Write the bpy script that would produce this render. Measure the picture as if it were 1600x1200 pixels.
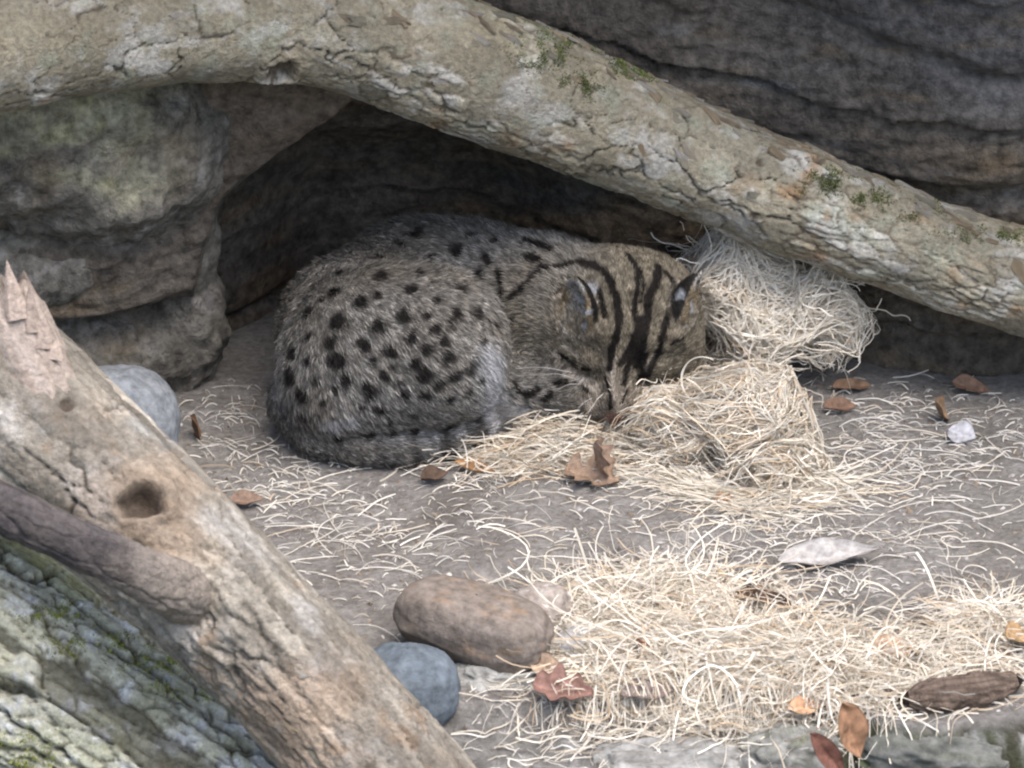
import bpy, math, random
import numpy as np
from mathutils import Vector, Matrix
rng = np.random.default_rng(7)
random.seed(7)
for o in list(bpy.data.objects): bpy.data.objects.remove(o)
scene = bpy.context.scene
COL = scene.collection

# ------------------------------------------------------------------ camera
PITCH = math.radians(25.0); DIST = 4.0; PX = 0.00065; FPX = DIST / PX      # 1 photo pixel = 0.65 mm at 4 m
RT = np.array([1.0, 0, 0]); UP = np.array([0, math.sin(PITCH), math.cos(PITCH)]); FW = np.array([0, math.cos(PITCH), -math.sin(PITCH)])
BK = -FW
CAM = -DIST * (FW - UP * 120.0 / FPX)                                       # the ground under photo pixel (800,720) is the origin
cam_d = bpy.data.cameras.new('camera'); cam = bpy.data.objects.new('camera', cam_d); COL.objects.link(cam)
cam.location = CAM; cam.rotation_euler = (math.pi / 2 - PITCH, 0, 0)
cam_d.sensor_width = 36; cam_d.lens = 36 * FPX / 1600; cam_d.clip_start = 0.05; cam_d.clip_end = 500
cam_d.dof.use_dof = True; cam_d.dof.focus_distance = 3.93; cam_d.dof.aperture_fstop = 15.0
scene.camera = cam
# ------------------------------------------------------------------ sky, sun, exposure
SUN_EL = math.radians(68); SUN_AZ = math.radians(142)                        # azimuth clockwise from +y
w = bpy.data.worlds.new('World'); scene.world = w; w.use_nodes = True
nt = w.node_tree; bg = nt.nodes['Background']
sky = nt.nodes.new('ShaderNodeTexSky'); sky.sky_type = 'NISHITA'; sky.sun_disc = False
sky.sun_elevation = SUN_EL; sky.sun_rotation = SUN_AZ; sky.air_density = 1.0; sky.dust_density = 4.0; sky.ozone_density = 1.0
nt.links.new(sky.outputs[0], bg.inputs[0]); bg.inputs[1].default_value = 0.15
sd = bpy.data.lights.new('sun', 'SUN'); sun = bpy.data.objects.new('sun', sd); COL.objects.link(sun)
sd.energy = 0.95; sd.angle = math.radians(45); sd.color = (1.0, 0.97, 0.93)
sdir = Vector((math.sin(SUN_AZ) * math.cos(SUN_EL), math.cos(SUN_AZ) * math.cos(SUN_EL), math.sin(SUN_EL)))
sun.rotation_euler = sdir.to_track_quat('Z', 'Y').to_euler(); sun.location = sdir * 8
vs = scene.view_settings; vs.view_transform = 'Standard'; vs.look = 'None'; vs.gamma = 1.0; vs.use_curve_mapping = False
vs.exposure = 1.45
scene.render.engine = 'CYCLES'
scene.cycles.use_denoising = True; scene.cycles.filter_width = 2.2; scene.cycles.max_bounces = 6
scene.cycles.pixel_filter_type = 'BLACKMAN_HARRIS'

# ------------------------------------------------------------------ geometry helpers
def ray(px, py): return FW + RT * (px - 800) / FPX + UP * (600 - py) / FPX
def V(px, py, dep=0.0): return CAM + ray(px, py) * (DIST + dep)              # point at camera depth
def VZ(px, py, z=0.0):                                                       # point at height z
    r = ray(px, py); return CAM + r * ((z - CAM[2]) / r[2])
def proj(P):
    d = np.atleast_2d(P) - CAM; dep = d @ FW
    return 800 + FPX * (d @ RT) / dep, 600 - FPX * (d @ UP) / dep, dep
def nrm(a): return a / np.maximum(np.linalg.norm(a, axis=-1, keepdims=True), 1e-12)
def sstep(a, b, x):
    t = np.clip((x - a) / (b - a), 0, 1); return t * t * (3 - 2 * t)
def h3(ix, iy, iz, s=0):
    n = (ix.astype(np.int64) * 374761393 + iy.astype(np.int64) * 668265263 + iz.astype(np.int64) * 2147483647 + s * 1274126177) & 0xffffffff
    n = ((n ^ (n >> 13)) * 1274126177) & 0xffffffff
    n = ((n ^ (n >> 15)) * 2246822519) & 0xffffffff
    return (n ^ (n >> 16)) & 0xffffffff
_r = np.random.default_rng(3); PERM = _r.permutation(4096).astype(np.int32); PERM = np.concatenate([PERM, PERM])
G3 = nrm(_r.normal(size=(4096, 3))).astype(np.float32)
def pn(P, s=0):                                                              # gradient noise, about -1..1
    P = np.asarray(P, np.float32); fl = np.floor(P); f = P - fl; i = fl.astype(np.int32) & 4095; u = f * f * f * (f * (f * 6 - 15) + 10); out = 0
    X0, Y0, Z0 = i[:, 0], i[:, 1], i[:, 2] + (s * 131) % 4096
    fx, fy, fz = f.T; ux, uy, uz = u.T
    for dx in (0, 1):
        hx = PERM[X0 + dx]; wx_ = ux if dx else 1 - ux
        for dy in (0, 1):
            hy = PERM[(hx + Y0 + dy) & 4095]; wy_ = wx_ * (uy if dy else 1 - uy)
            for dz in (0, 1):
                g = G3[PERM[(hy + Z0 + dz) & 4095]]
                out = out + (g[:, 0] * (fx - dx) + g[:, 1] * (fy - dy) + g[:, 2] * (fz - dz)) * wy_ * (uz if dz else 1 - uz)
    return out * 1.6
def fbm(P, o=4, s=0, gain=.5):
    a, t, r = 1.0, 0, 0
    for k in range(o): r = r + a * pn(P * 2 ** k + 17.3 * k, s + k); t += a; a *= gain
    return r / t
def worley(a, b, s=0):                                                       # F1, F2, cell id in 0..1
    ia = np.floor(a).astype(np.int64); ib = np.floor(b).astype(np.int64)
    F1 = np.full(a.shape, 9.0); F2 = np.full(a.shape, 9.0); cid = np.zeros(a.shape)
    for da in (-1, 0, 1):
        for db in (-1, 0, 1):
            ca, cb = ia + da, ib + db; hh = h3(ca, cb, ca * 0, s)
            d = np.hypot(ca + (hh & 1023) / 1023 - a, cb + ((hh >> 10) & 1023) / 1023 - b)
            c = ((hh >> 20) & 1023) / 1023; m = d < F1
            F2 = np.where(m, F1, np.minimum(F2, d)); cid = np.where(m, c, cid); F1 = np.where(m, d, F1)
    return F1, F2, cid
def n2(x, y, z=0): return np.stack([x, y, np.zeros_like(x) + z], -1)
def mixc(a, b, t): return a + (b - a) * np.clip(t, 0, 1)[..., None]
C = lambda *c: np.array(c, float)

def link(name, me, mat=None, parent=None, **props):
    o = bpy.data.objects.new(name, me); COL.objects.link(o)
    if mat and me is not None and not me.materials: me.materials.append(mat)
    if parent: o.parent = parent
    for k, v in props.items(): o[k] = v
    return o
def mesh_np(name, verts, polys, col=None, smooth=True):                      # polys: list of int arrays (n,k)
    me = bpy.data.meshes.new(name); verts = np.asarray(verts, np.float32)
    me.vertices.add(len(verts)); me.vertices.foreach_set('co', verts.ravel())
    polys = [np.asarray(p, np.int32) for p in polys if len(p)]
    nl = sum(p.size for p in polys); npoly = sum(len(p) for p in polys)
    me.loops.add(nl); me.polygons.add(npoly)
    me.loops.foreach_set('vertex_index', np.concatenate([p.ravel() for p in polys]))
    tot = np.concatenate([np.full(len(p), p.shape[1], np.int32) for p in polys])
    me.polygons.foreach_set('loop_start', np.concatenate([[0], np.cumsum(tot)[:-1]]).astype(np.int32))
    me.polygons.foreach_set('use_smooth', np.full(npoly, smooth))
    if col is not None:
        a = me.attributes.new('Col', 'FLOAT_COLOR', 'POINT'); c4 = np.ones((len(verts), 4), np.float32); c4[:, :3] = np.clip(col, 0, 1)
        a.data.foreach_set('color', c4.ravel())
    me.update(calc_edges=True); me.validate(); return me
def grid_quads(nu, nv, wrap=False):
    i = np.arange(nu - 1)[:, None]; j = np.arange(nv if wrap else nv - 1)[None, :]; j2 = (j + 1) % nv
    return np.stack([i * nv + j, (i + 1) * nv + j, (i + 1) * nv + j2, i * nv + j2], -1).reshape(-1, 4)
def catmull(pts, n):
    P = np.asarray(pts, float); P = np.vstack([2 * P[0] - P[1], P, 2 * P[-1] - P[-2]]); m = len(P) - 3
    t = np.linspace(0, m - 1e-9, n); i = t.astype(int); f = (t - i)[:, None]
    a, b, c, d = P[i], P[i + 1], P[i + 2], P[i + 3]
    return .5 * (2 * b + (c - a) * f + (2 * a - 5 * b + 4 * c - d) * f ** 2 + (3 * b - a - 3 * c + d) * f ** 3)
def mat(name, rough=.85, nscale=120, namt=.3, bscale=200, bump=.3, bdist=.004, spec=.25, tint=None, transl=0):
    m = bpy.data.materials.new(name); m.use_nodes = True; t = m.node_tree; N = t.nodes; L = t.links
    b = N['Principled BSDF']; b.inputs['Roughness'].default_value = rough; b.inputs['Specular IOR Level'].default_value = spec
    tc = N.new('ShaderNodeTexCoord'); no = N.new('ShaderNodeTexNoise'); no.inputs['Scale'].default_value = nscale; no.inputs['Detail'].default_value = 5
    no.inputs['Roughness'].default_value = .65; L.new(tc.outputs['Object'], no.inputs['Vector'])
    mr = N.new('ShaderNodeMapRange'); mr.inputs[1].default_value = .34; mr.inputs[2].default_value = .66
    mr.inputs[3].default_value = 1 - namt; mr.inputs[4].default_value = 1 + namt; L.new(no.outputs[0], mr.inputs[0])
    if tint is None:
        at = N.new('ShaderNodeAttribute'); at.attribute_name = 'Col'; src = at.outputs['Color']
    else:
        rg = N.new('ShaderNodeRGB'); rg.outputs[0].default_value = (*tint, 1); src = rg.outputs[0]
    vm = N.new('ShaderNodeVectorMath'); vm.operation = 'SCALE'; L.new(src, vm.inputs[0]); L.new(mr.outputs[0], vm.inputs['Scale'])
    L.new(vm.outputs[0], b.inputs['Base Color'])
    if bump:
        nb = N.new('ShaderNodeTexNoise'); nb.inputs['Scale'].default_value = bscale; nb.inputs['Detail'].default_value = 6; nb.inputs['Roughness'].default_value = .7
        L.new(tc.outputs['Object'], nb.inputs['Vector'])
        bu = N.new('ShaderNodeBump'); bu.inputs['Strength'].default_value = bump; bu.inputs['Distance'].default_value = bdist
        L.new(nb.outputs[0], bu.inputs['Height']); L.new(bu.outputs[0], b.inputs['Normal'])
    if transl:
        tr = N.new('ShaderNodeBsdfTranslucent'); L.new(vm.outputs[0], tr.inputs[0]); ms = N.new('ShaderNodeMixShader'); ms.inputs[0].default_value = transl
        L.new(b.outputs[0], ms.inputs[1]); L.new(tr.outputs[0], ms.inputs[2]); L.new(ms.outputs[0], N['Material Output'].inputs[0])
    return m
M_ROCK = mat('rock', .9, 75, .5, 105, 1.0, .016)
M_GROUND = mat('packed_dirt', .95, 110, .28, 170, 1.0, .008)
M_BARK = mat('bark', .9, 170, .27, 200, 1.0, .008)
M_STONE = mat('stone', .75, 110, .34, 260, .5, .004)
M_FUR = mat('fur', .95, 400, .1, 0, 0, spec=.02)
M_WOOL = mat('wood_wool', .7, 60, .1, 0, 0, spec=.2, transl=.18)
M_LEAF = mat('dry_leaf', .7, 130, .3, 220, .3, .002, transl=.12)
M_MOSS = mat('moss', .9, 90, .3, 0, 0)

def surface_nets(f, org, h):
    ins = f < 0; nx, ny, nz = f.shape
    cor = [(i, j, k) for i in (0, 1) for j in (0, 1) for k in (0, 1)]
    sl = lambda c: (slice(c[0], nx - 1 + c[0]), slice(c[1], ny - 1 + c[1]), slice(c[2], nz - 1 + c[2]))
    s = sum(ins[sl(c)].astype(np.int8) for c in cor); act = (s > 0) & (s < 8); idx = np.argwhere(act)
    acc = np.zeros((len(idx), 3)); cnt = np.zeros(len(idx))
    for a in cor:
        for ax in range(3):
            if a[ax]: continue
            b = list(a); b[ax] = 1
            fa = f[idx[:, 0] + a[0], idx[:, 1] + a[1], idx[:, 2] + a[2]]; fb = f[idx[:, 0] + b[0], idx[:, 1] + b[1], idx[:, 2] + b[2]]
            m = (fa < 0) != (fb < 0); t = np.where(m, fa / np.where(m, fa - fb, 1), 0)
            p = np.tile(np.array(a, float), (len(idx), 1)); p[:, ax] += t; acc[m] += p[m]; cnt[m] += 1
    verts = org + h * (idx + acc / cnt[:, None]); vid = np.full(act.shape, -1); vid[tuple(idx.T)] = np.arange(len(idx)); quads = []
    for ax in range(3):
        A = np.take(ins, range(f.shape[ax] - 1), ax); B = np.take(ins, range(1, f.shape[ax]), ax)
        e = np.argwhere(A != B); o1, o2 = [(1, 2), (2, 0), (0, 1)][ax]
        e = e[(e[:, o1] > 0) & (e[:, o2] > 0) & (e[:, o1] < f.shape[o1] - 1) & (e[:, o2] < f.shape[o2] - 1)]
        def c(d1, d2):
            q = e.copy(); q[:, o1] += d1; q[:, o2] += d2; return vid[tuple(q.T)]
        q = np.stack([c(-1, -1), c(0, -1), c(0, 0), c(-1, 0)], 1); sgn = ins[tuple(e.T)]
        q[~sgn] = q[~sgn][:, ::-1]; quads.append(q)
    return verts, np.vstack(quads)
def relax(v, q, it=2, lam=.5):
    e = np.vstack([q[:, [0, 1]], q[:, [1, 2]], q[:, [2, 3]], q[:, [3, 0]]]); e = np.vstack([e, e[:, ::-1]])
    deg = np.bincount(e[:, 0], minlength=len(v))[:, None]
    for _ in range(it):
        s = np.stack([np.bincount(e[:, 0], weights=v[e[:, 1], k], minlength=len(v)) for k in range(3)], 1)
        v = v + lam * (s / np.maximum(deg, 1) - v)
    return v
def vnormals(me):
    n = np.zeros(len(me.vertices) * 3, np.float32); me.vertices.foreach_get('normal', n); return n.reshape(-1, 3).astype(float)

# ------------------------------------------------------------------ ground
EDGE = np.array([VZ(a, b) for a, b in [(-900, 760), (0, 850), (300, 890), (450, 940), (560, 1000), (640, 1062), (720, 1092), (860, 1098), (1080, 1090), (1290, 1104), (1420, 1128), (1600, 1122), (1900, 1110), (2800, 1090)]])
def ground_z(x, y):
    x = np.atleast_1d(np.asarray(x, float)); y = np.atleast_1d(np.asarray(y, float))
    P = n2(x, y)
    z = .0045 * fbm(P * 7, 4, 5) + .0014 * fbm(P * 60, 3, 9)
    ye = np.interp(x, EDGE[:, 0], EDGE[:, 1]) + .022 * fbm(P * 14, 4, 21, .7)
    # a low worn step across the middle of the shelf
    a, b = VZ(740, 905)[:2], VZ(1110, 848)[:2]; d = (b - a) / np.hypot(*(b - a)); nn = np.array([-d[1], d[0]])
    s = (x - a[0]) * d[0] + (y - a[1]) * d[1]; t = (x - a[0]) * nn[0] + (y - a[1]) * nn[1] + .006 * pn(P * 25, 4)
    ln = np.hypot(*(b - a)); z = z + .011 * sstep(-.006, .006, t) * sstep(-.08, .05, s) * sstep(ln + .1, ln - .03, s) * sstep(.35, .12, t)
    # front: rough lower lip, then the drop
    out = ye - y
    lump = .012 * np.abs(fbm(P * 22, 3, 31)) + .006 * fbm(P * 55, 3, 33)
    x0, x1 = VZ(690, 1100)[0], VZ(1290, 1150)[0]
    lipw = .105 * sstep(x0 - .05, x0 + .03, x) * sstep(x1 + .035, x1 - .01, x) * (1 + .35 * pn(P * 11, 41)) + .01
    edge2 = sstep(lipw, lipw + .028, out)
    z = z - .026 * sstep(0, .02, out) + lump * sstep(-.01, .02, out) * (1 - edge2) - .13 * edge2 + .02 * np.clip(fbm(P * 9, 4, 55), -1, 1) * edge2
    return z
def axis(lo, a, b, hi, fine, coarse):
    return np.concatenate([np.arange(lo, a, coarse), np.arange(a, b, fine), np.arange(b, hi + coarse, coarse)])
gx = axis(-1.7, -.56, .56, 1.7, .0042, .03); gy = axis(-1.5, -.78, .3, .9, .0042, .03)
X, Y = np.meshgrid(gx, gy, indexing='ij'); xf, yf = X.ravel(), Y.ravel(); zf = ground_z(xf, yf)
P = n2(xf, yf)
c = mixc(C(.292, .28, .262), C(.20, .184, .168), .5 + 1.1 * fbm(P * 9, 4, 2)); c = mixc(c, C(.37, .355, .34), sstep(.05, .5, fbm(P * 26, 5, 3, .65)) * .7)
c = mixc(c, C(.125, .11, .095), sstep(.05, .45, fbm(P * 5.5 + 3, 5, 7, .6)) * .55)
P = np.stack([xf, yf, zf], 1)
outm = np.interp(xf, EDGE[:, 0], EDGE[:, 1]) - yf
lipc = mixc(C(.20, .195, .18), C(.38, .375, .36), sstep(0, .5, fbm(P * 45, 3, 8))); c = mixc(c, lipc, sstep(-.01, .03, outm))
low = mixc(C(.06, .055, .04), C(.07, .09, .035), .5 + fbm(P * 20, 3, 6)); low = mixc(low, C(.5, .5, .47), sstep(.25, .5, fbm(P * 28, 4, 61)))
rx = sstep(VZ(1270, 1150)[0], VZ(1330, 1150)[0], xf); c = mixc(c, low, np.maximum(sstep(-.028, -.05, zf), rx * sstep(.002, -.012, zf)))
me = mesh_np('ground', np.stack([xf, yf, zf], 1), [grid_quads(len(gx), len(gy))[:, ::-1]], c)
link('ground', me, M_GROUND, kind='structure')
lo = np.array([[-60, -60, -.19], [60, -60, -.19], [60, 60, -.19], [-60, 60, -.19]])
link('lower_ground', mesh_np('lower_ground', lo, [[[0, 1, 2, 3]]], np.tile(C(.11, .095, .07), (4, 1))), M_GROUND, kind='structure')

# ------------------------------------------------------------------ rock face behind, with the den
def wall_y(x, z):
    P = np.stack([x, z, 0 * x], -1)
    base = .30 - .10 * sstep(.22, .5, x) + .02 * x
    base = base - .055 * sstep(.10, .30, z) * sstep(-.1, .25, x)             # bulge above the right foot
    base = base - .06 * sstep(.38, .7, z) - .26 * sstep(.62, 1.0, z)        # leans out above the frame, unseen overhang shaped to shade den and cat
    # buttress and lip over the den, upper left
    ztop = np.interp(x, [-1.7, -.33, -.30, -.215, -.15, -.06, .05], [.1, .1, .20, .265, .33, .42, .55])
    lip = sstep(-.028, .03, z - ztop + .02 * fbm(P * 9, 3, 3))
    base = base + .13 * sstep(.15, -.05, x) * sstep(-.33, -.2, x) * sstep(.33, .1, z)
    base = base - lip * sstep(.06, -.12, x) * .15
    base = base - sstep(-.33, -.42, x) * .06
    # layered ledges
    tilt = z + .10 * x * sstep(-.1, .4, x) + .05 * np.sin(x * 3.1 + .6) - .25 * (x + .1) * sstep(.0, -.3, x)
    S = np.stack([x * 1.6, tilt * 11, 0 * x], -1); st = fbm(S, 3, 13)
    led = np.abs(pn(np.stack([x * 1.1, tilt * 5.5, 0 * x + 3], -1), 17))
    Tl = tilt * 15 + .9 * fbm(np.stack([x * 2.2, z * 2.0, 0 * x], -1), 3, 33) + .25 * fbm(P * np.array([14, 6, 1]), 3, 34); fr = Tl - np.floor(Tl); lay = (h3(np.floor(Tl).astype(np.int64) + 50, np.zeros(len(x), np.int64), np.zeros(len(x), np.int64), 5) & 1023) / 1023.
    terr = (fr - .5) * (.35 + lay) * sstep(0, .08, fr) + (lay - .5) * .6
    dy = .016 * st + .009 * terr + .011 * (1 - sstep(0, .16, led)) + .016 * fbm(P * 5, 4, 23) + .010 * fbm(P * np.array([12, 42, 1]), 4, 27, .6)
    dy = dy + .007 * fbm(P * np.array([26, 100, 1]), 4, 30, .6) + .0025 * fbm(P * 95, 3, 29)
    return base + dy, st, led
wx = axis(-1.7, -.56, .58, 1.7, .0045, .03); wz = np.concatenate([np.arange(-.14, .56, .004), np.arange(.56, 1.15, .02)])
X, Z = np.meshgrid(wx, wz, indexing='ij'); xf, zf = X.ravel(), Z.ravel(); yf, st, led = wall_y(xf, zf)
P = np.stack([xf, yf, zf], 1)
c = mixc(C(.112, .095, .074), C(.175, .156, .132), .5 + .9 * fbm(P * 8, 4, 41)); c = mixc(c, C(.20, .135, .07), sstep(.1, .5, fbm(P * np.array([4, 4, 10]), 4, 43)) * .7)
c = mixc(c, C(.24, .24, .235), sstep(.2, .5, fbm(P * np.array([7, 7, 24]), 5, 47, .65)) * .65)
c = mixc(c, C(.115, .122, .135), sstep(.2, .5, xf + .8 * (zf - .3) + .1 * fbm(P * 9, 3, 49)) * sstep(.25, .36, zf) * .55)
c = mixc(c, C(.07, .062, .052), sstep(.0, .4, fbm(P * np.array([6, 6, 34]) + 5, 5, 51, .65)) * .65); c = mixc(c, C(.18, .14, .09), sstep(.1, .45, fbm(P * np.array([7, 7, 48]) + 9, 5, 53, .65)) * .6)
butt = sstep(-.10, -.16, xf) * sstep(.2, .3, zf); c = mixc(c, mixc(C(.25, .20, .155), C(.17, .13, .09), .5 + fbm(P * 20, 3, 5)), butt * .8)
me = mesh_np('rock_face', P, [grid_quads(len(wx), len(wz))], c)
link('rock_face', me, M_ROCK, kind='structure')

# ------------------------------------------------------------------ sdf kit
def sd_ell(Q, ctr, rad, R=None):
    d = Q - ctr
    if R is not None: d = d @ np.asarray(R).T
    k0 = np.linalg.norm(d / rad, axis=-1); k1 = np.linalg.norm(d / (np.asarray(rad) ** 2), axis=-1)
    return k0 * (k0 - 1) / np.maximum(k1, 1e-9)
def sd_cap(Q, a, b, ra, rb):
    ab = b - a; t = np.clip(((Q - a) @ ab) / (ab @ ab), 0, 1); return np.linalg.norm(Q - a - t[..., None] * ab, axis=-1) - (ra + (rb - ra) * t)
def smin(a, b, k):
    h = np.clip(.5 + .5 * (b - a) / k, 0, 1); return b + (a - b) * h - k * h * (1 - h)
def band_eval(fn, lo, hi, h, m=4):                                            # evaluate only near the surface
    n = [int(math.ceil((hi[i] - lo[i]) / (h * m))) * m for i in range(3)]; lo = np.array(lo, float)
    ax = [lo[i] + h * m * (np.arange(n[i] // m) + .5) - h * .5 for i in range(3)]; gc = np.stack(np.meshgrid(*ax, indexing='ij'), -1)
    dc = fn(gc.reshape(-1, 3)).reshape(gc.shape[:3]); full = dc
    for a in range(3): full = np.repeat(full, m, a)
    mask = np.abs(full) < h * m * 2.2; out = np.where(full < 0, -1.0, 1.0); idx = np.argwhere(mask); out[mask] = fn(lo + h * idx); return out, lo
def sdf_grid(lo, hi, h):
    ax = [np.arange(lo[i], hi[i], h) for i in range(3)]; g = np.stack(np.meshgrid(*ax, indexing='ij'), -1); return g, np.array(lo, float)

# ------------------------------------------------------------------ left boulder
def boulder_sdf(Q):
    up = sd_ell(Q, C(-.60, .215, .335), C(.31, .225, .145)); up = smin(up, sd_ell(Q, C(-.42, .18, .27), C(.115, .135, .085)), .05)
    mid = sd_ell(Q, C(-.60, .235, .165), C(.275, .185, .075)); lowr = sd_ell(Q, C(-.60, .235, .02), C(.262, .195, .135))
    dd = smin(smin(up, mid, .012), lowr, .012); dd = smin(dd, sd_cap(Q, C(-.345, .20, .0), C(-.335, .19, .30), .036, .05), .03)
    return dd + .022 * fbm(Q * np.array([6, 6, 9]), 3, 71) + .007 * fbm(Q * 18, 3, 73)
dd, org = band_eval(boulder_sdf, (-.98, -.06, -.06), (-.25, .46, .62), .006)
v, q = surface_nets(dd, org, .006); v = relax(v, q, 1)
me = mesh_np('boulder', v, [q]); nn = vnormals(me); v = v + nn * (.010 * fbm(v * 26, 4, 74) - .020 * np.abs(fbm(v * np.array([9, 9, 13]), 3, 72)) + .006 * fbm(v * 60, 4, 75) + .002 * fbm(v * 130, 3, 77))[:, None]
c = mixc(C(.235, .222, .19), C(.135, .125, .105), .5 + .9 * fbm(v * 9, 4, 79)); c = mixc(c, C(.40, .38, .355), sstep(.1, .45, fbm(v * 30, 5, 81, .65)) * .75)
c = mixc(c, C(.24, .17, .09), sstep(.15, .5, fbm(v * 7 + 4, 3, 83)) * .5)
moss = sstep(-.1, .35, fbm(v * 15, 5, 85) + .3) * sstep(.20, .27, v[:, 2]) * sstep(-.30, -.42, v[:, 0]) * sstep(-.25, .3, nn[:, 2])
c = mixc(c, mixc(C(.36, .35, .17), C(.58, .56, .42), .5 + fbm(v * 40, 3, 87)), moss * .85)
me = mesh_np('boulder', v, [q], c)
link('boulder', me, M_ROCK, label='large mossy overhanging boulder left of the dark den', category='boulder')

# ------------------------------------------------------------------ logs
def frames(path):
    T = nrm(np.gradient(path, axis=0)); ref = UP + .2 * BK; A = nrm(ref - T * (T @ ref)[:, None]); B = np.cross(T, A); return T, A, B
def log_mesh(name, pts, nu, nv, bark, color, knots=(), seed=0, jag=0, caps=True):
    pr = catmull([(*V(p[0], p[1], p[2]), p[3]) for p in pts], nu); path, rad = pr[:, :3], pr[:, 3]
    L = np.concatenate([[0], np.cumsum(np.linalg.norm(np.diff(path, axis=0), axis=1))]); T, A, B = frames(path)
    th = np.linspace(0, 2 * np.pi, nv, endpoint=False) + math.pi * .75       # seam on the far underside
    u = np.repeat(L, nv); v = np.tile(th, nu); rr = np.repeat(rad, nv)
    N = np.repeat(A, nv, 0) * np.cos(v)[:, None] + np.repeat(B, nv, 0) * np.sin(v)[:, None]; P0 = np.repeat(path, nv, 0)
    S = P0 + N * rr[:, None]; arc = (v - math.pi * .75) * rr.mean()
    disp, info = bark(S, u, arc); kn = np.zeros(len(S)); kr = np.full(len(S), 9.)
    px, py, dep = proj(S); facing = (N * (CAM - S)).sum(1) > 0
    for (kx, ky, krad, kh, hole) in knots:
        d2 = (px - kx) ** 2 + (py - ky) ** 2 + 1e6 * (~facing); i = int(np.argmin(d2)); d = np.linalg.norm((S - S[i]) , axis=1) / krad
        d = d * (1 + .30 * pn(S * 55, 7) + .15 * pn(S * 120, 8))
        disp = disp + kh * np.exp(-(d - .75) ** 2 * 5) * (d < 3) - hole * sstep(.85, .45, d); kr = np.minimum(kr, d)
    S2 = S + N * disp[:, None]
    col = color(S, u, arc, info, N, kr); polys = [grid_quads(nu, nv, True)[:, ::-1]]
    if caps:
        S2 = np.vstack([S2, path[:1] - T[:1] * .01, path[-1:] + T[-1:] * .01]); col = np.vstack([col, col[:1], col[-1:]])
        j = np.arange(nv); j2 = (j + 1) % nv; n0 = len(S2) - 2
        polys.append(np.stack([np.full(nv, n0), j, j2], 1)); polys.append(np.stack([np.full(nv, n0 + 1), (nu - 1) * nv + j2, (nu - 1) * nv + j], 1))
    return mesh_np(name, S2, polys, col), S2, N
def plates(S, u, arc, lu, lv, s, warp=.35, w=.08):
    wp = fbm(S * 25, 3, s + 3) * warp; wq = fbm(S * 25 + 9, 3, s + 5) * warp
    F1, F2, cid = worley(u / lu + wp, arc / lv + wq, s); return sstep(0, w, F2 - F1), cid, F1
# --- upper log
def bark_up(S, u, arc):
    p1, c1, _ = plates(S, u, arc, .075, .034, 11, .7, .07); p2, c2, _ = plates(S, u, arc, .034, .012, 12, .55, .22); p1 = 1 - (1 - p1) * sstep(-.45, .0, fbm(S * 13 + 4, 3, 19))
    m = sstep(-.25, .25, fbm(S * 8, 3, 14))
    top = sstep(.2, .9, -np.cos(arc * 0) * 0 + 1) * 0
    disp = .0038 * (p1 - 1) * (.3 + c1) + .0024 * (p2 - .6) * m + .0020 * c2 * m + .0045 * fbm(S * 14, 3, 15) + .0012 * fbm(S * 90, 3, 16) + .0035 * pn(S * 6, 18)
    return disp, (p1, c1, p2, c2, m)
def col_up(S, u, arc, info, N, kr):
    p1, c1, p2, c2, m = info
    c = mixc(C(.45, .41, .31), C(.355, .315, .225), .5 + .9 * fbm(S * 12, 4, 20)); c = mixc(c, C(.58, .56, .50), sstep(.0, .4, fbm(S * 17, 5, 22, .65) + .4 * (c2 - .5)))
    c = mixc(c, C(.40, .25, .13), sstep(.1, .4, fbm(S * 21 + 3, 4, 24)) * m * (.35 + .6 * c2)); c = mixc(c, C(.42, .46, .36), sstep(.1, .4, fbm(S * 26 + 8, 4, 26)) * .42)
    c = c * (.76 + .46 * c2[:, None] * m[:, None]) * (.82 + .34 * c1[:, None])
    c = mixc(c, C(.13, .15, .06), sstep(.22, .5, fbm(S * 16 + 5, 4, 28)) * sstep(.3, .8, N @ UP) * .8)
    c = mixc(c, C(.09, .075, .055), (1 - sstep(0, .5, p1)) * .85 * sstep(-.5, -.05, fbm(S * 9, 2, 30))); c = mixc(c, C(.16, .125, .085), (1 - sstep(0, .6, p2)) * m * .75)
    c = mixc(c, C(.09, .065, .045), sstep(.9, .35, kr) * .8); return c
UPLOG = [(-300, 92, -.31, .064), (-150, 88, -.27, .063), (0, 72, -.22, .061), (200, 40, -.16, .060), (420, 30, -.10, .061), (620, 68, -.05, .065), (820, 140, -.01, .066), (1000, 216, .02, .060), (1180, 288, .04, .0565), (1400, 372, .06, .053), (1600, 440, .075, .052), (1850, 524, .094, .052)]
me, S_up, N_up = log_mesh('upper_log', UPLOG, 680, 190, bark_up, col_up, [(440, 112, .020, .004, .012), (1092, 352, .014, .003, .007), (1188, 252, .007, .002, .003), (1178, 335, .009, .004, .0)])
upper = link('upper_log', me, M_BARK, label='long pale bark log arching above the sleeping cat', category='log')
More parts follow.
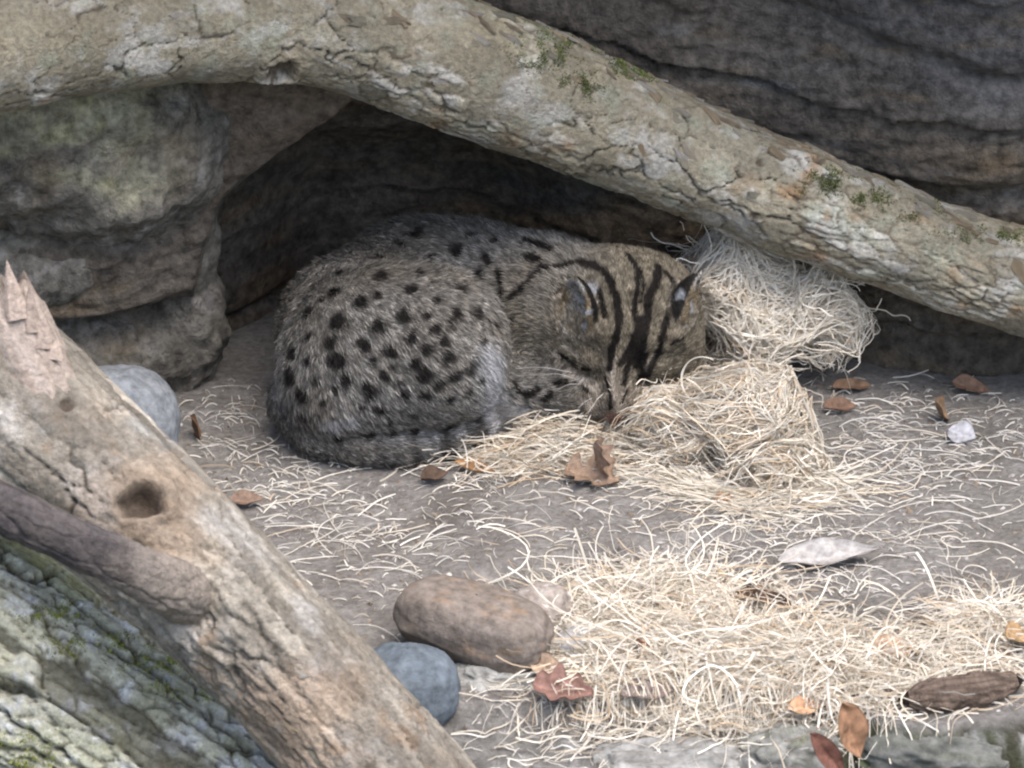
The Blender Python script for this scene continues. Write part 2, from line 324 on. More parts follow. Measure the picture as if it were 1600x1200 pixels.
# --- front log
def bark_fr(S, u, arc):
    p1, c1, _ = plates(S, u, arc, .12, .018, 41, .45, .10); p2, c2, _ = plates(S, u, arc, .045, .011, 42, .4, .22); p1 = 1 - (1 - p1) * sstep(-.25, .15, fbm(S * 10 + 4, 3, 49))
    m = sstep(-.3, .2, fbm(S * 9, 3, 44)); r = fbm(np.stack([u * 9, arc * 60, 0 * u], 1), 3, 45)
    disp = .0060 * (p1 - 1) * (.3 + c1) + .0034 * (p2 - .6) * m + .0012 * c2 + .0028 * r + .004 * fbm(S * 11, 3, 46) + .001 * fbm(S * 100, 3, 47)
    return disp, (p1, c1, p2, c2, m)
def col_fr(S, u, arc, info, N, kr):
    p1, c1, p2, c2, m = info; g_ = fbm(np.stack([u * 10, arc * 55, 0 * u], 1), 4, 48)
    c = mixc(C(.47, .425, .35), C(.27, .24, .195), .5 + 1.2 * g_); c = mixc(c, C(.59, .56, .51), sstep(.0, .45, fbm(S * 14, 5, 50, .65)))
    c = mixc(c, C(.46, .33, .225), sstep(-.1, .4, fbm(S * 6 + 2, 4, 51)) * .55); c = mixc(c, C(.34, .22, .13), sstep(.15, .45, fbm(S * 19 + 2, 4, 52)) * .6); c = mixc(c, C(.33, .33, .31), sstep(.15, .5, fbm(S * 23 + 6, 4, 54)) * .6)
    c = c * (.72 + .5 * c2[:, None] * m[:, None]) * (.80 + .36 * c1[:, None])
    c = mixc(c, C(.09, .075, .06), (1 - sstep(0, .5, p1)) * .8 * sstep(-.3, .15, fbm(S * 8, 2, 56))); c = mixc(c, C(.08, .06, .045), sstep(.75, .55, np.where(np.abs(kr) < 9, kr, 9)) * .85 * (np.hypot(*(np.array(proj(S)[:2]) - np.array([[318], [948]]))) > 95)); return c
FRLOG = [(-330, 340, -.50, .084), (-120, 520, -.53, .083), (50, 670, -.56, .078), (200, 800, -.585, .069), (350, 940, -.605, .063), (480, 1075, -.625, .061), (600, 1210, -.64, .061), (720, 1350, -.655, .061), (860, 1510, -.67, .060)]
me, S_fr, N_fr = log_mesh('front_log', FRLOG, 620, 200, bark_fr, col_fr, [(222, 785, .025, .008, .021), (372, 928, .014, .005, .002), (318, 948, .040, .010, 0), (105, 632, .011, .002, .004)])
front = link('front_log', me, M_BARK, label='pale bare log with a knot hole crossing the lower left foreground', category='log')
# broken stub of the front log: jagged splinters
def stub(parent):
    pts = catmull([(*V(75, 640, -.595), .036), (*V(45, 560, -.595), .031), (*V(18, 480, -.59), .026), (*V(2, 415, -.585), .018)], 60); nv = 48
    path, rad = pts[:, :3], pts[:, 3]; T, A, B = frames(path); th = np.linspace(0, 2 * np.pi, nv, endpoint=False)
    jag = .022 * np.abs(pn(np.stack([th * 3.2, th * 0, th * 0], 1), 3)) + .02 * rng.random(nv)
    S = []
    for i in range(60):
        f = max(0, i - 38) / 21.
        rr = rad[i] * (1 + .16 * pn(np.stack([np.cos(th) * 4, np.sin(th) * 4, 0 * th + i * .02], 1), 5)) 
        ring = path[i] + (A[i] * np.cos(th)[:, None] + B[i] * np.sin(th)[:, None]) * rr[:, None] - T[i] * (f * jag * 1.6)[:, None]; S.append(ring)
    for k in range(6):                                                        # hollow torn end
        f = (k + 1) / 6.; S.append(S[59] * (1 - f * .75) + path[50] * f * .75 - T[50] * .006 * f)
    S = np.vstack(S); g_ = fbm(np.stack([np.tile(th, 66) * 6, np.repeat(np.arange(66), nv) * .03, np.zeros(len(S))], 1), 4, 9)
    c = mixc(C(.36, .29, .235), C(.55, .47, .41), .5 + g_)
    link('broken_stub', mesh_np('broken_stub', S, [grid_quads(66, nv, True)[:, ::-1]], c), M_BARK, parent)
    for k, (a, b, r) in enumerate([((50, 520), (46, 440), .006), ((66, 545), (70, 492), .007), ((28, 500), (10, 405), .008), ((84, 562), (90, 528), .006)]):
        A0, B0 = V(*a, -.62), V(*b, -.62); t = np.linspace(0, 1, 8)[:, None]; ctr = A0 + (B0 - A0) * t; R_ = []
        ax = nrm(B0 - A0); s1 = nrm(np.cross(ax, FW)); s2 = np.cross(ax, s1)
        for i in range(8):
            an = np.linspace(0, 2 * np.pi, 6, endpoint=False) + k; R_.append(ctr[i] + (s1 * np.cos(an)[:, None] * 1.3 + s2 * np.sin(an)[:, None] * .6) * r * (1 - t[i] ** 1.5) + 1e-5)
        R_ = np.vstack(R_); link('splinter', mesh_np('splinter', R_, [grid_quads(8, 6, True)], np.tile(C(.52, .42, .35) * (.8 + .08 * k), (len(R_), 1)), False), M_BARK, parent)
stub(front)
# --- dark branch against the front log
def bark_dk(S, u, arc):
    p1, c1, _ = plates(S, u, arc, .05, .016, 61, .4, .2); return .0022 * (p1 - 1) * (.3 + c1) + .0055 * fbm(S * 17, 4, 62) + .0014 * fbm(S * 80, 3, 63), (p1, c1)
def col_dk(S, u, arc, info, N, kr):
    c = mixc(C(.085, .075, .075), C(.15, .13, .12), .5 + fbm(S * 25, 4, 64)); c = mixc(c, C(.25, .19, .15), sstep(.15, .5, fbm(S * 14, 3, 65)) * .7)
    e = sstep(.0, .07, u - u.max() + .235 + .02 * fbm(S * 40, 3, 66)); c = c * (.7 + .6 * info[1][:, None]); return mixc(c, C(.36, .31, .26), e * .85)
me, _, _ = log_mesh('dead_branch', [(-260, 706, -.80, .022), (-100, 756, -.775, .0215), (30, 808, -.755, .0205), (150, 864, -.735, .020), (225, 898, -.715, .0215), (275, 922, -.680, .026), (312, 938, -.620, .030), (340, 950, -.545, .030)], 260, 110, bark_dk, col_dk)
link('dead_branch', me, M_BARK, label='dark smooth branch lying against the front log at lower left', category='branch')
# --- lichen log
def bark_li(S, u, arc):
    p1, c1, _ = plates(S, u, arc, .22, .028, 71, .35, .20); p2, c2, _ = plates(S, u, arc, .050, .012, 72, .30, .16)
    r = fbm(np.stack([u * 7, arc * 42, 0 * u], 1), 3, 74)
    big = np.exp(-((arc - ARC0 + .018 * np.sin(u * 9) + .03 * pn(S * 7, 77)) / .011) ** 2) * sstep(.75, .3, u)
    disp = .014 * (p1 - 1) * (.35 + c1) + .0055 * (p2 - .6) + .005 * c2 + .005 * r + .004 * fbm(S * 9, 3, 75) + .0015 * fbm(S * 80, 3, 76) - .03 * big
    return disp, (p1, c1, p2, c2, big)
ARC0 = .37
def col_li(S, u, arc, info, N, kr):
    p1, c1, p2, c2, big = info
    c = mixc(C(.48, .475, .335), C(.70, .69, .57), .5 + .9 * fbm(S * 18, 4, 78)); c = mixc(c, C(.80, .81, .78), sstep(.0, .3, fbm(S * 34, 5, 80, .65)) * .95)
    c = mixc(c, C(.36, .38, .14), sstep(.1, .5, fbm(S * 11 + 2, 4, 82)) * .7); c = mixc(c, C(.40, .44, .10), sstep(.1, .5, big + .3 * fbm(S * 30, 3, 84) - .1) * sstep(.9, .3, big) * .7)
    c = c * (.85 + .3 * c2[:, None]); c = mixc(c, C(.09, .085, .055), (1 - sstep(0, .5, p1)) * .85); c = mixc(c, C(.20, .19, .13), (1 - sstep(0, .6, p2)) * .7); c = mixc(c, C(.05, .045, .03), sstep(.5, .9, big) * .8)
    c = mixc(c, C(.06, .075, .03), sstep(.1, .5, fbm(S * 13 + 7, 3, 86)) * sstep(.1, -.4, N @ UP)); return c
LILOG = [(-350, 890, -.36, .138), (-100, 1030, -.395, .134), (150, 1180, -.43, .128), (400, 1345, -.465, .12), (650, 1520, -.50, .112)]
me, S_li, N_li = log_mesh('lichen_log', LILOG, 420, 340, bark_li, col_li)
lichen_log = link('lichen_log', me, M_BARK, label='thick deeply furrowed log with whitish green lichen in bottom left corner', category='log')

# bark flakes on the upper log's crest, each a small slab of its own
def flake_mesh(k):
    r = np.random.default_rng(100 + k); n = 13; an = np.linspace(0, 2 * np.pi, n, endpoint=False) + r.uniform(-.2, .2, n); R = r.uniform(.55, 1.15, n)
    R = R / np.maximum(np.abs(np.cos(an)), np.abs(np.sin(an))) ** .7
    xy = np.stack([np.cos(an) * R * 1.35, np.sin(an) * R * .62], 1); zb = .06 * xy[:, 0] ** 2 * r.uniform(-.5, 1) - .25 * xy[:, 1] ** 2
    top = np.c_[xy * .93, zb + .16 + .10 * r.random(n)]; bot = np.c_[xy, zb - .25]; vv = np.vstack([top, bot, [[0, 0, .2]]])
    j = np.arange(n); j2 = (j + 1) % n
    base = [C(.40, .36, .28), C(.44, .35, .24), C(.52, .48, .41), C(.34, .28, .20), C(.44, .39, .31), C(.38, .30, .20), C(.50, .47, .42), C(.31, .29, .22)][k]
    cc = np.tile(base, (len(vv), 1)) * 1.25 * r.uniform(.8, 1.2, (len(vv), 1))
    return mesh_np('bark_flake', vv, [np.stack([j, j + n, j2 + n, j2], 1)[:, ::-1], np.stack([j, j2, np.full(n, 2 * n)], 1)], cc, False)
FL = [flake_mesh(k) for k in range(8)]
def scatter_flakes(parent, S, N, n, test, size, seed, lift=.001, tangent=None):
    r = np.random.default_rng(seed); px, py, dep = proj(S[:len(N)]); ok = np.where(test(px, py, N))[0]
    for i in r.choice(ok, n, replace=False):
        nn = N[i]; t = nrm(tangent(px[i]) - nn * (tangent(px[i]) @ nn)); t = nrm(t + r.normal(0, .22, 3)); t = nrm(t - nn * (t @ nn)); nn2 = nrm(nn + t * r.uniform(-.2, .2)); t = nrm(t - nn2 * (t @ nn2)); b = np.cross(nn2, t)
        s = r.uniform(*size); o = link('bark_flake', FL[r.integers(8)], M_BARK, parent)
        sx, sy, sz = s, s * r.uniform(.55, 1.0), s * r.uniform(.45, .8)
        p = S[i] + nn * lift
        o.matrix_world = Matrix(((t[0] * sx, b[0] * sy, nn2[0] * sz, p[0]), (t[1] * sx, b[1] * sy, nn2[1] * sz, p[1]), (t[2] * sx, b[2] * sy, nn2[2] * sz, p[2]), (0, 0, 0, 1)))
face = lambda N: (N @ BK)
tan_up = lambda px: V(px + 60, 0, 0) - V(px, 0, 0) + (-UP) * .0012 * np.clip((px - 500), 0, 400) / 16.
scatter_flakes(upper, S_up, N_up, 90, lambda px, py, N: (px > 740) & (px < 1620) & (N @ UP > .45) & (face(N) > .02), (.005, .011), 5, tangent=tan_up)
scatter_flakes(upper, S_up, N_up, 18, lambda px, py, N: (px > -20) & (px < 1620) & (N @ UP < .5) & (N @ UP > -.5) & (face(N) > .3), (.006, .014), 6, lift=-.0006, tangent=tan_up)
tan_fr = lambda px: nrm(V(500, 1095, -.62) - V(200, 800, -.585))
scatter_flakes(front, S_fr, N_fr, 12, lambda px, py, N: (px > -10) & (px < 760) & (py < 1215) & (face(N) > .1) & (np.hypot(px - 222, py - 785) > 80), (.007, .016), 8, lift=-.0008, tangent=tan_fr)
tan_li = lambda px: nrm(V(150, 1180, -.43) - V(-100, 1030, -.395))

def blades(name, roots, normals, n_len, width, cols, parent=None, seed=0, **props):
    r = np.random.default_rng(seed); n = len(roots); d = nrm(normals + r.normal(0, .45, (n, 3))); L = r.uniform(*n_len, n)[:, None]
    sd_ = nrm(np.cross(d, r.normal(size=(n, 3)))) * width; vv = np.stack([roots - sd_, roots + sd_, roots + d * L], 1).reshape(-1, 3)
    return link(name, mesh_np(name, vv, [np.arange(3 * n).reshape(-1, 3)], np.repeat(cols, 3, 0), False), M_MOSS, parent, **props)
px, py, dep = proj(S_up[:len(N_up)])
def moss_on(parent, S, N, regions, n, seed, ca, cb):
    px, py, _ = proj(S[:len(N)]); wgt = np.zeros(len(N))
    for (a, b, rx, ry) in regions: wgt = np.maximum(wgt, np.exp(-((px - a) / rx) ** 2 - ((py - b) / ry) ** 2))
    wgt *= (face(N) > 0) * sstep(-.2, .35, fbm(S[:len(N)] * 60, 3, seed)); r = np.random.default_rng(seed); i = r.choice(len(N), n, p=wgt / wgt.sum())
    blades('moss', S[i] + r.normal(0, .001, (n, 3)), N[i], (.0012, .0035), .0008, mixc(ca, cb, r.random(n)), parent, seed, kind='stuff')
moss_on(upper, S_up, N_up, [(850, 85, 35, 22), (905, 135, 30, 16), (985, 110, 25, 14), (1285, 285, 40, 16), (1350, 310, 30, 12), (1420, 330, 35, 12), (860, 75, 50, 10), (1530, 370, 50, 9)], 7000, 3, C(.07, .09, .03), C(.18, .20, .07))
moss_on(lichen_log, S_li, N_li, [(150, 1010, 60, 14), (240, 1040, 40, 14), (80, 960, 40, 12), (30, 1180, 60, 30), (300, 1075, 50, 12)], 5000, 5, C(.16, .19, .04), C(.40, .42, .12))

# ------------------------------------------------------------------ stones
def stone(name, ctr, rad, rz, c1, c2, label, cat='stone', tilt=0, p=2.3, rough=.06, seed=0, patch=None):
    nu, nv = 70, 100; th = np.linspace(0.02, np.pi - .02, nu); ph = np.linspace(0, 2 * np.pi, nv, endpoint=False); T_, P_ = np.meshgrid(th, ph, indexing='ij')
    d = np.stack([np.sin(T_) * np.cos(P_), np.sin(T_) * np.sin(P_), np.cos(T_)], -1).reshape(-1, 3); k = (np.abs(d) ** p).sum(1) ** (-1 / p)
    s = d * k[:, None]; s = s * (1 + rough * fbm(d * 1.7 + seed * 7.7, 3, seed) + (.012 + .12 * (rough > .3)) * fbm(d * 7 + seed, 4, seed + 2))[:, None]
    rs = np.random.default_rng(seed + 40); 
    for _ in range(9):
        pl = nrm(rs.normal(size=3)); over = np.maximum(0, s @ pl - rs.uniform(.88, 1.0) * (s @ pl).max()); s = s - over[:, None] * pl * .9
    s = s * np.asarray(rad); Rm = np.array((Matrix.Rotation(rz, 3, 'Z') @ Matrix.Rotation(tilt, 3, 'Y'))); s = s @ Rm.T
    c = mixc(c1, c2, .5 + .9 * fbm(d * 2.2 + seed, 4, seed + 5))
    if patch is not None: c = mixc(c, patch[0], sstep(.1, .5, fbm(d * 3 + seed * 3, 4, seed + 9)) * patch[1])
    o = link(name, mesh_np(name, s, [grid_quads(nu, nv, True)], c), M_STONE, label=label, category=cat); o.location = ctr; return o
stone('stone', VZ(176, 672, .058), (.068, .06, .066), .3, C(.16, .175, .19), C(.215, .23, .245), 'rounded grey stone behind the front log at the boulder foot', rough=.12, seed=3)
stone('stone', VZ(740, 976, .034), (.073, .038, .032), -.42, C(.145, .12, .098), C(.20, .172, .15), 'oblong rust brown stone lying on the shelf near the front edge', p=3.3, rough=.09, seed=5, tilt=.10, patch=(C(.24, .16, .10), .6))
stone('stone', VZ(638, 1076, .004), (.047, .043, .041), .2, C(.085, .105, .125), C(.125, .148, .17), 'smooth blue grey stone half hidden by the front log', rough=.08, seed=8, patch=(C(.07, .085, .10), .5))
stone('stone', VZ(846, 950, .014), (.030, .026, .022), .5, C(.24, .20, .17), C(.34, .31, .28), 'small brownish grey stone touching the oblong brown stone', rough=.16, seed=11, patch=(C(.6, .6, .6), .5))
stone('stone', VZ(905, 1012, .006), (.026, .022, .018), .9, C(.30, .30, .30), C(.40, .40, .40), 'small pale grey stone half buried in front straw mat', rough=.16, seed=13)
stone('rock', VZ(800, 1066, -.008), (.062, .030, .022), .1, C(.20, .20, .185), C(.32, .32, .30), 'rough grey rock lump below the oblong brown stone', 'rock', rough=.35, seed=15, patch=(C(.38, .38, .36), .5))
stone('rock', VZ(1238, 1184, -.032), (.046, .032, .030), .1, C(.12, .12, .10), C(.27, .27, .25), 'pale lichened rock at the bottom edge left of hanging orange leaf', 'rock', rough=.35, seed=17, patch=(C(.12, .14, .06), .5))
stone('rock', VZ(1440, 1180, -.040), (.075, .04, .034), -.1, C(.055, .06, .045), C(.16, .16, .15), 'dark rock with white lichen under the bark chunk', 'rock', rough=.35, seed=19, patch=(C(.07, .09, .035), .8))
stone('rock', VZ(1040, 1212, -.040), (.085, .035, .028), .05, C(.17, .165, .15), C(.28, .28, .265), 'broad pale grey rock at the bottom edge below the straw mat', 'rock', rough=.35, seed=23, patch=(C(.36, .36, .345), .5))
# ------------------------------------------------------------------ the sleeping cat: one continuous body from a smooth union
H = VZ(982, 516, .104)                                                        # head centre
Fh = nrm(-.16 * RT - .80 * UP + .56 * BK); Uh0 = .55 * UP + .83 * BK; Uh = nrm(Uh0 - Fh * (Uh0 @ Fh)); Rh = np.cross(Fh, Uh)
HR = np.stack([Rh, Fh, Uh])                                                   # rows: right, forward, up
hp = lambda a, b, c: H + 1.08 * (Rh * a + Fh * b + Uh * c)
PR = []                                                                       # (sdf function, blend, flow, group)
def cap(a, b, ra, rb, k=.03, flow=None, grp='body'):
    a, b = np.asarray(a), np.asarray(b); fl = nrm(b - a) if flow is None else nrm(np.asarray(flow, float)); PR.append((lambda Q: sd_cap(Q, a, b, ra, rb), k, fl, grp))
def ell(c_, rad, k=.03, flow=(0, 0, -1), grp='body', R=None):
    c_ = np.asarray(c_); PR.append((lambda Q: sd_ell(Q, c_, np.asarray(rad), R), k, nrm(np.asarray(flow, float)), grp))
toR = RT
# torso, from neck to rump
spine = [VZ(905, 484, .112), VZ(840, 474, .098), VZ(745, 462, .078), VZ(650, 466, .074), VZ(555, 515, .086)]
rads = [.058, .062, .070, .075, .080]
for i in range(4): cap(spine[i], spine[i + 1], rads[i], rads[i + 1], .04)
ell(VZ(720, 515, .05), (.11, .075, .055), .03, -RT)
# haunch, folded thigh
ell(VZ(598, 546, .108), (.100, .086, .088), .006, nrm(.55 * RT - .75 * UP), 'haunch')
ell(VZ(666, 542, .116), (.083, .078, .084), .007, nrm(.75 * RT - .6 * UP), 'haunch')
ell(VZ(522, 596, .076), (.050, .062, .062), .03, nrm(-.1 * RT - .9 * UP), 'haunch')
cap(VZ(742, 540, .078), VZ(752, 610, .045), .035, .028, .03, -UP, 'leg')
cap(VZ(752, 610, .045), VZ(772, 652, .020), .028, .020, .02, -UP, 'leg')
cap(VZ(772, 652, .020), VZ(842, 664, .016), .019, .017, .012, RT, 'paw')
# chest, shoulder, forearm tucked under the chin
ell(VZ(850, 530, .070), (.066, .055, .066), .03, nrm(-.3 * RT - .8 * UP), 'chest')
cap(VZ(795, 598, .050), VZ(900, 622, .042), .031, .028, .012, RT, 'foreleg')
cap(VZ(900, 622, .042), VZ(985, 662, .024), .028, .024, .015, RT, 'foreleg')
# tail along the front
tl = [VZ(470, 630, .040), VZ(502, 672, .028), VZ(560, 690, .025), VZ(630, 692, .025), VZ(695, 684, .025), VZ(745, 671, .025), VZ(790, 664, .020)]
tr = [.034, .028, .0245, .024, .0235, .022, .017]
for i in range(6): cap(tl[i], tl[i + 1], tr[i], tr[i + 1], .004, None, 'tail')
# head
hell = lambda c_, r, k, fl, g='head': ell(hp(*c_), tuple(1.08 * q_ for q_ in r), k, fl, g, HR)
bkf = -Fh
hell((0, -.014, .004), (.062, .064, .056), .03, bkf); hell((.037, .010, -.016), (.028, .036, .032), .025, nrm(bkf + .8 * Rh)); hell((-.040, .008, -.018), (.030, .036, .032), .025, nrm(bkf - .8 * Rh))
cap(hp(0, .028, .030), hp(0, .090, .004), .020, .0115, .014, bkf, 'face')
hell((0, .066, -.016), (.031, .030, .022), .012, nrm(bkf), 'face'); hell((0, .066, -.034), (.020, .022, .012), .012, bkf, 'face')
for s in (-1, 1):
    hell((s * .015, .082, -.016), (.0145, .014, .0125), .007, nrm(bkf + s * .6 * Rh), 'face'); cap(hp(s * .016, .036, .034), hp(s * .046, .022, .022), .013, .012, .012, bkf, 'face')
    cap(hp(s * .026, .050, .012), hp(s * .042, .036, .006), .011, .011, .008, bkf, 'face')      # closed lids
hell((0, .096, -.004), (.008, .006, .006), .005, bkf, 'face')
cap(hp(0, -.02, -.01), VZ(890, 500, .10), .056, .06, .04, nrm(-RT + .2 * UP), 'neck')
NB = len(PR)
# ears: thin curved cups
def ear(base, tip, opn, wid):
    base, tip = np.asarray(base), np.asarray(tip); ax = nrm(tip - base); op = nrm(opn - ax * (opn @ ax)); sd_ = np.cross(ax, op); R = np.stack([sd_, ax, op]); L = np.linalg.norm(tip - base)
    c0 = base + ax * L * .42
    def f(Q):
        outer = sd_ell(Q, c0, C(wid, L * .60, .015), R); inner = sd_ell(Q, c0 + op * .0078 + ax * .003, C(wid * .86, L * .55, .0155), R); return np.maximum(outer, -inner)
    PR.append((f, .005, ax, 'ear')); return c0, ax, op, sd_
toC = lambda a, b, c_: H + RT * a + UP * b + BK * c_
e1 = ear(toC(-.049, -.006, .036), toC(-.055, .050, .074), np.asarray(-.74 * RT + .52 * BK - .35 * UP), .0215)
e2 = ear(toC(.050, .004, .030), toC(.069, .055, .046), np.asarray(.95 * RT + .22 * BK), .0215)
def cat_sdf(Q):
    D = None
    for f, k, fl, grp in PR[:NB]:
        d = f(Q); D = d if D is None else smin(D, d, k)
    D = D + .0035 * fbm(Q * 16, 2, 201)
    for f, k, fl, grp in PR[NB:]: D = smin(D, f(Q), k)
    return np.maximum(D, .002 - Q[:, 2])
D, org = band_eval(cat_sdf, (-.27, -.09, -.015), (.23, .36, .24), .0028)
v, q = surface_nets(D, org, .0028); v = relax(v, q, 2, .4)
me = mesh_np('cat', v, [q]); vn = vnormals(me)
# per-vertex flow and region weights
W = {}; fl_acc = np.zeros_like(v)
for f, k, fl, grp in PR:
    wt = np.exp(-np.clip(f(v), -.03, 1) / .009); fl_acc += wt[:, None] * fl; W[grp] = W.get(grp, 0) + wt
wsum = sum(W.values())
for k in W: W[k] = W[k] / wsum
fl_acc = fl_acc - vn * (fl_acc * vn).sum(1)[:, None]; vflow = nrm(fl_acc)
# markings: photo positions carried onto the nearest visible point of the body, then used as places in space
vpx, vpy, vdep = proj(v); vis = (vn * (CAM - v)).sum(1) > 0
from mathutils.bvhtree import BVHTree
bvh = BVHTree.FromPolygons(v.tolist(), q.tolist())
def on(px_, py_):
    hit = bvh.ray_cast(Vector(CAM), Vector(ray(px_, py_)).normalized())
    if hit[0] is not None: return np.array(hit[0])
    return v[int(np.argmin(np.hypot(vpx - px_, vpy - py_) + 1e4 * (~vis)))]
z1 = lambda x_, y_: (400 + x_ / 2.857, 320 + y_ / 2.857)
z2 = lambda x_, y_: (740 + x_ / 3.333, 360 + y_ / 3.333)
SP = [(465, 440, 34), (370, 525, 42), (550, 318, 36), (545, 235, 28), (385, 305, 34), (355, 388, 36), (230, 480, 30), (235, 588, 26), (340, 612, 36), (165, 658, 38), (365, 700, 42), (160, 770, 42), (400, 778, 32), (205, 850, 38), (275, 792, 24), (480, 625, 32), (550, 555, 38), (665, 500, 36), (690, 375, 32), (730, 310, 28), (810, 430, 24), (770, 490, 20), (890, 490, 28), (870, 540, 22), (990, 490, 30), (915, 382, 30), (800, 555, 26), (690, 597, 30), (600, 650, 32), (520, 700, 26), (615, 720, 18), (705, 712, 32), (760, 650, 28), (840, 605, 26), (855, 675, 32), (965, 725, 30), (750, 757, 36), (575, 760, 28), (500, 812, 28), (515, 850, 28), (890, 766, 32), (815, 802, 28), (860, 870, 28), (755, 850, 26), (665, 850, 26), (950, 830, 24), (1000, 785, 18), (1005, 607, 22), (560, 910, 26), (605, 965, 18), (360, 835, 20), (295, 882, 22), (240, 692, 22), (545, 402, 24), (700, 138, 32), (650, 180, 30), (725, 115, 28), (890, 205, 36), (945, 145, 28), (1070, 165, 26), (1030, 245, 22), (1000, 310, 24), (790, 235, 22), (215, 955, 22), (375, 1035, 24), (500, 1025, 26), (600, 1020, 26), (715, 1010, 28), (860, 985, 30), (990, 960, 30), (130, 560, 26), (460, 180, 20), (300, 420, 20), (640, 790, 18), (470, 900, 20), (700, 930, 18)]
SPOT = [(on(*z1(a, b)), r / 2.857 * PX * 1.26) for a, b, r in SP]
r_ = np.random.default_rng(31); hid = np.where((~vis) & (v[:, 2] > .03))[0]
for i in r_.choice(hid, 60): SPOT.append((v[i], r_.uniform(.006, .009)))
DARK = [([(560, 172), (650, 200), (700, 245), (735, 330), (760, 430), (748, 540), (725, 620), (712, 720)], 6.5), ([(655, 320), (668, 380), (682, 450)], 5), ([(800, 130), (850, 200), (852, 300), (836, 420), (850, 500), (820, 600), (765, 700)], 5), ([(955, 190), (955, 260), (915, 340), (905, 450), (880, 560), (860, 700)], 7.5), ([(872, 470), (868, 560), (850, 650), (835, 700)], 9), ([(830, 600), (800, 720), (780, 800)], 5), ([(895, 640), (880, 740), (850, 800)], 4), ([(1000, 220), (1040, 285), (1025, 400), (1000, 480), (970, 600), (930, 700), (890, 780)], 6), ([(870, 210), (885, 290), (870, 380)], 2.5), ([(450, 640), (500, 676), (550, 712), (598, 722)], 3.6), ([(520, 790), (560, 815), (605, 850)], 3), ([(690, 770), (715, 860), (710, 930)], 3.5), ([(800, 830), (770, 900)], 3), ([(340, 200), (450, 188), (545, 165), (630, 172)], 5), ([(225, 320), (300, 250), (350, 205)], 5), ([(270, 60), (340, 80), (400, 110)], 8), ([(280, 140), (340, 160)], 8), ([(130, 215), (145, 300), (140, 400)], 5), ([(60, 130), (85, 190)], 6), ([(20, 230), (50, 270)], 6), ([(190, 350), (260, 310)], 5), ([(170, 490), (210, 470)], 5), ([(1035, 590), (1090, 560)], 3), ([(60, 470), (120, 500)], 3), ([(270, 860), (330, 830)], 6), ([(370, 880), (400, 850)], 5), ([(210, 800), (240, 840)], 5), ([(430, 800), (480, 790)], 5), ([(505, 250), (470, 300), (430, 330)], 3.5), ([(1120, 290), (1095, 360), (1068, 440)], 5)]
LIGHT = [([(735, 660), (718, 790), (728, 880)], 2.6), ([(940, 640), (890, 750), (850, 830)], 2.8), ([(490, 742), (560, 785), (640, 832)], 6), ([(430, 640), (440, 700)], 4), ([(560, 890), (620, 920)], 4), ([(475, 610), (545, 660)], 2.5)]
WHITE = [((618, 302), 8), ((1072, 330), 9), ((565, 360), 8), ((585, 430), 7), ((575, 500), 7), ((1130, 400), 8)]
def segd(Pq, a, b):
    ab = b - a; t = np.clip(((Pq - a) @ ab) / max(ab @ ab, 1e-9), 0, 1); return np.linalg.norm(Pq - a - t[:, None] * ab, axis=1)
sm = lambda pl: catmull([(*p_, 0) for p_ in pl], 4 * len(pl))[:, :2]
DK = [([on(*z2(*p_)) for p_ in sm(pl)], wd * PX * 1.0) for pl, wd in DARK]; LT = [([on(*z2(*p_)) for p_ in pl], wd * PX * 1.35) for pl, wd in LIGHT]; WH = [(on(*z2(*p_)), r0 * PX) for p_, r0 in WHITE]
INNER = [on(*z1(*p_)) for p_ in [(1040, 690), (1065, 770), (1050, 850), (1070, 900), (1090, 940)]]
NOSE = [(hp(0, .101, -.002), .010)]
PAWL = [on(*z2(*p_)) for p_ in [(60, 930), (170, 950), (250, 960)]]
TAILT = [on(*z1(*p_)) for p_ in [(330, 985), (430, 965)]]  # pale highlight painted along the tail's top edge
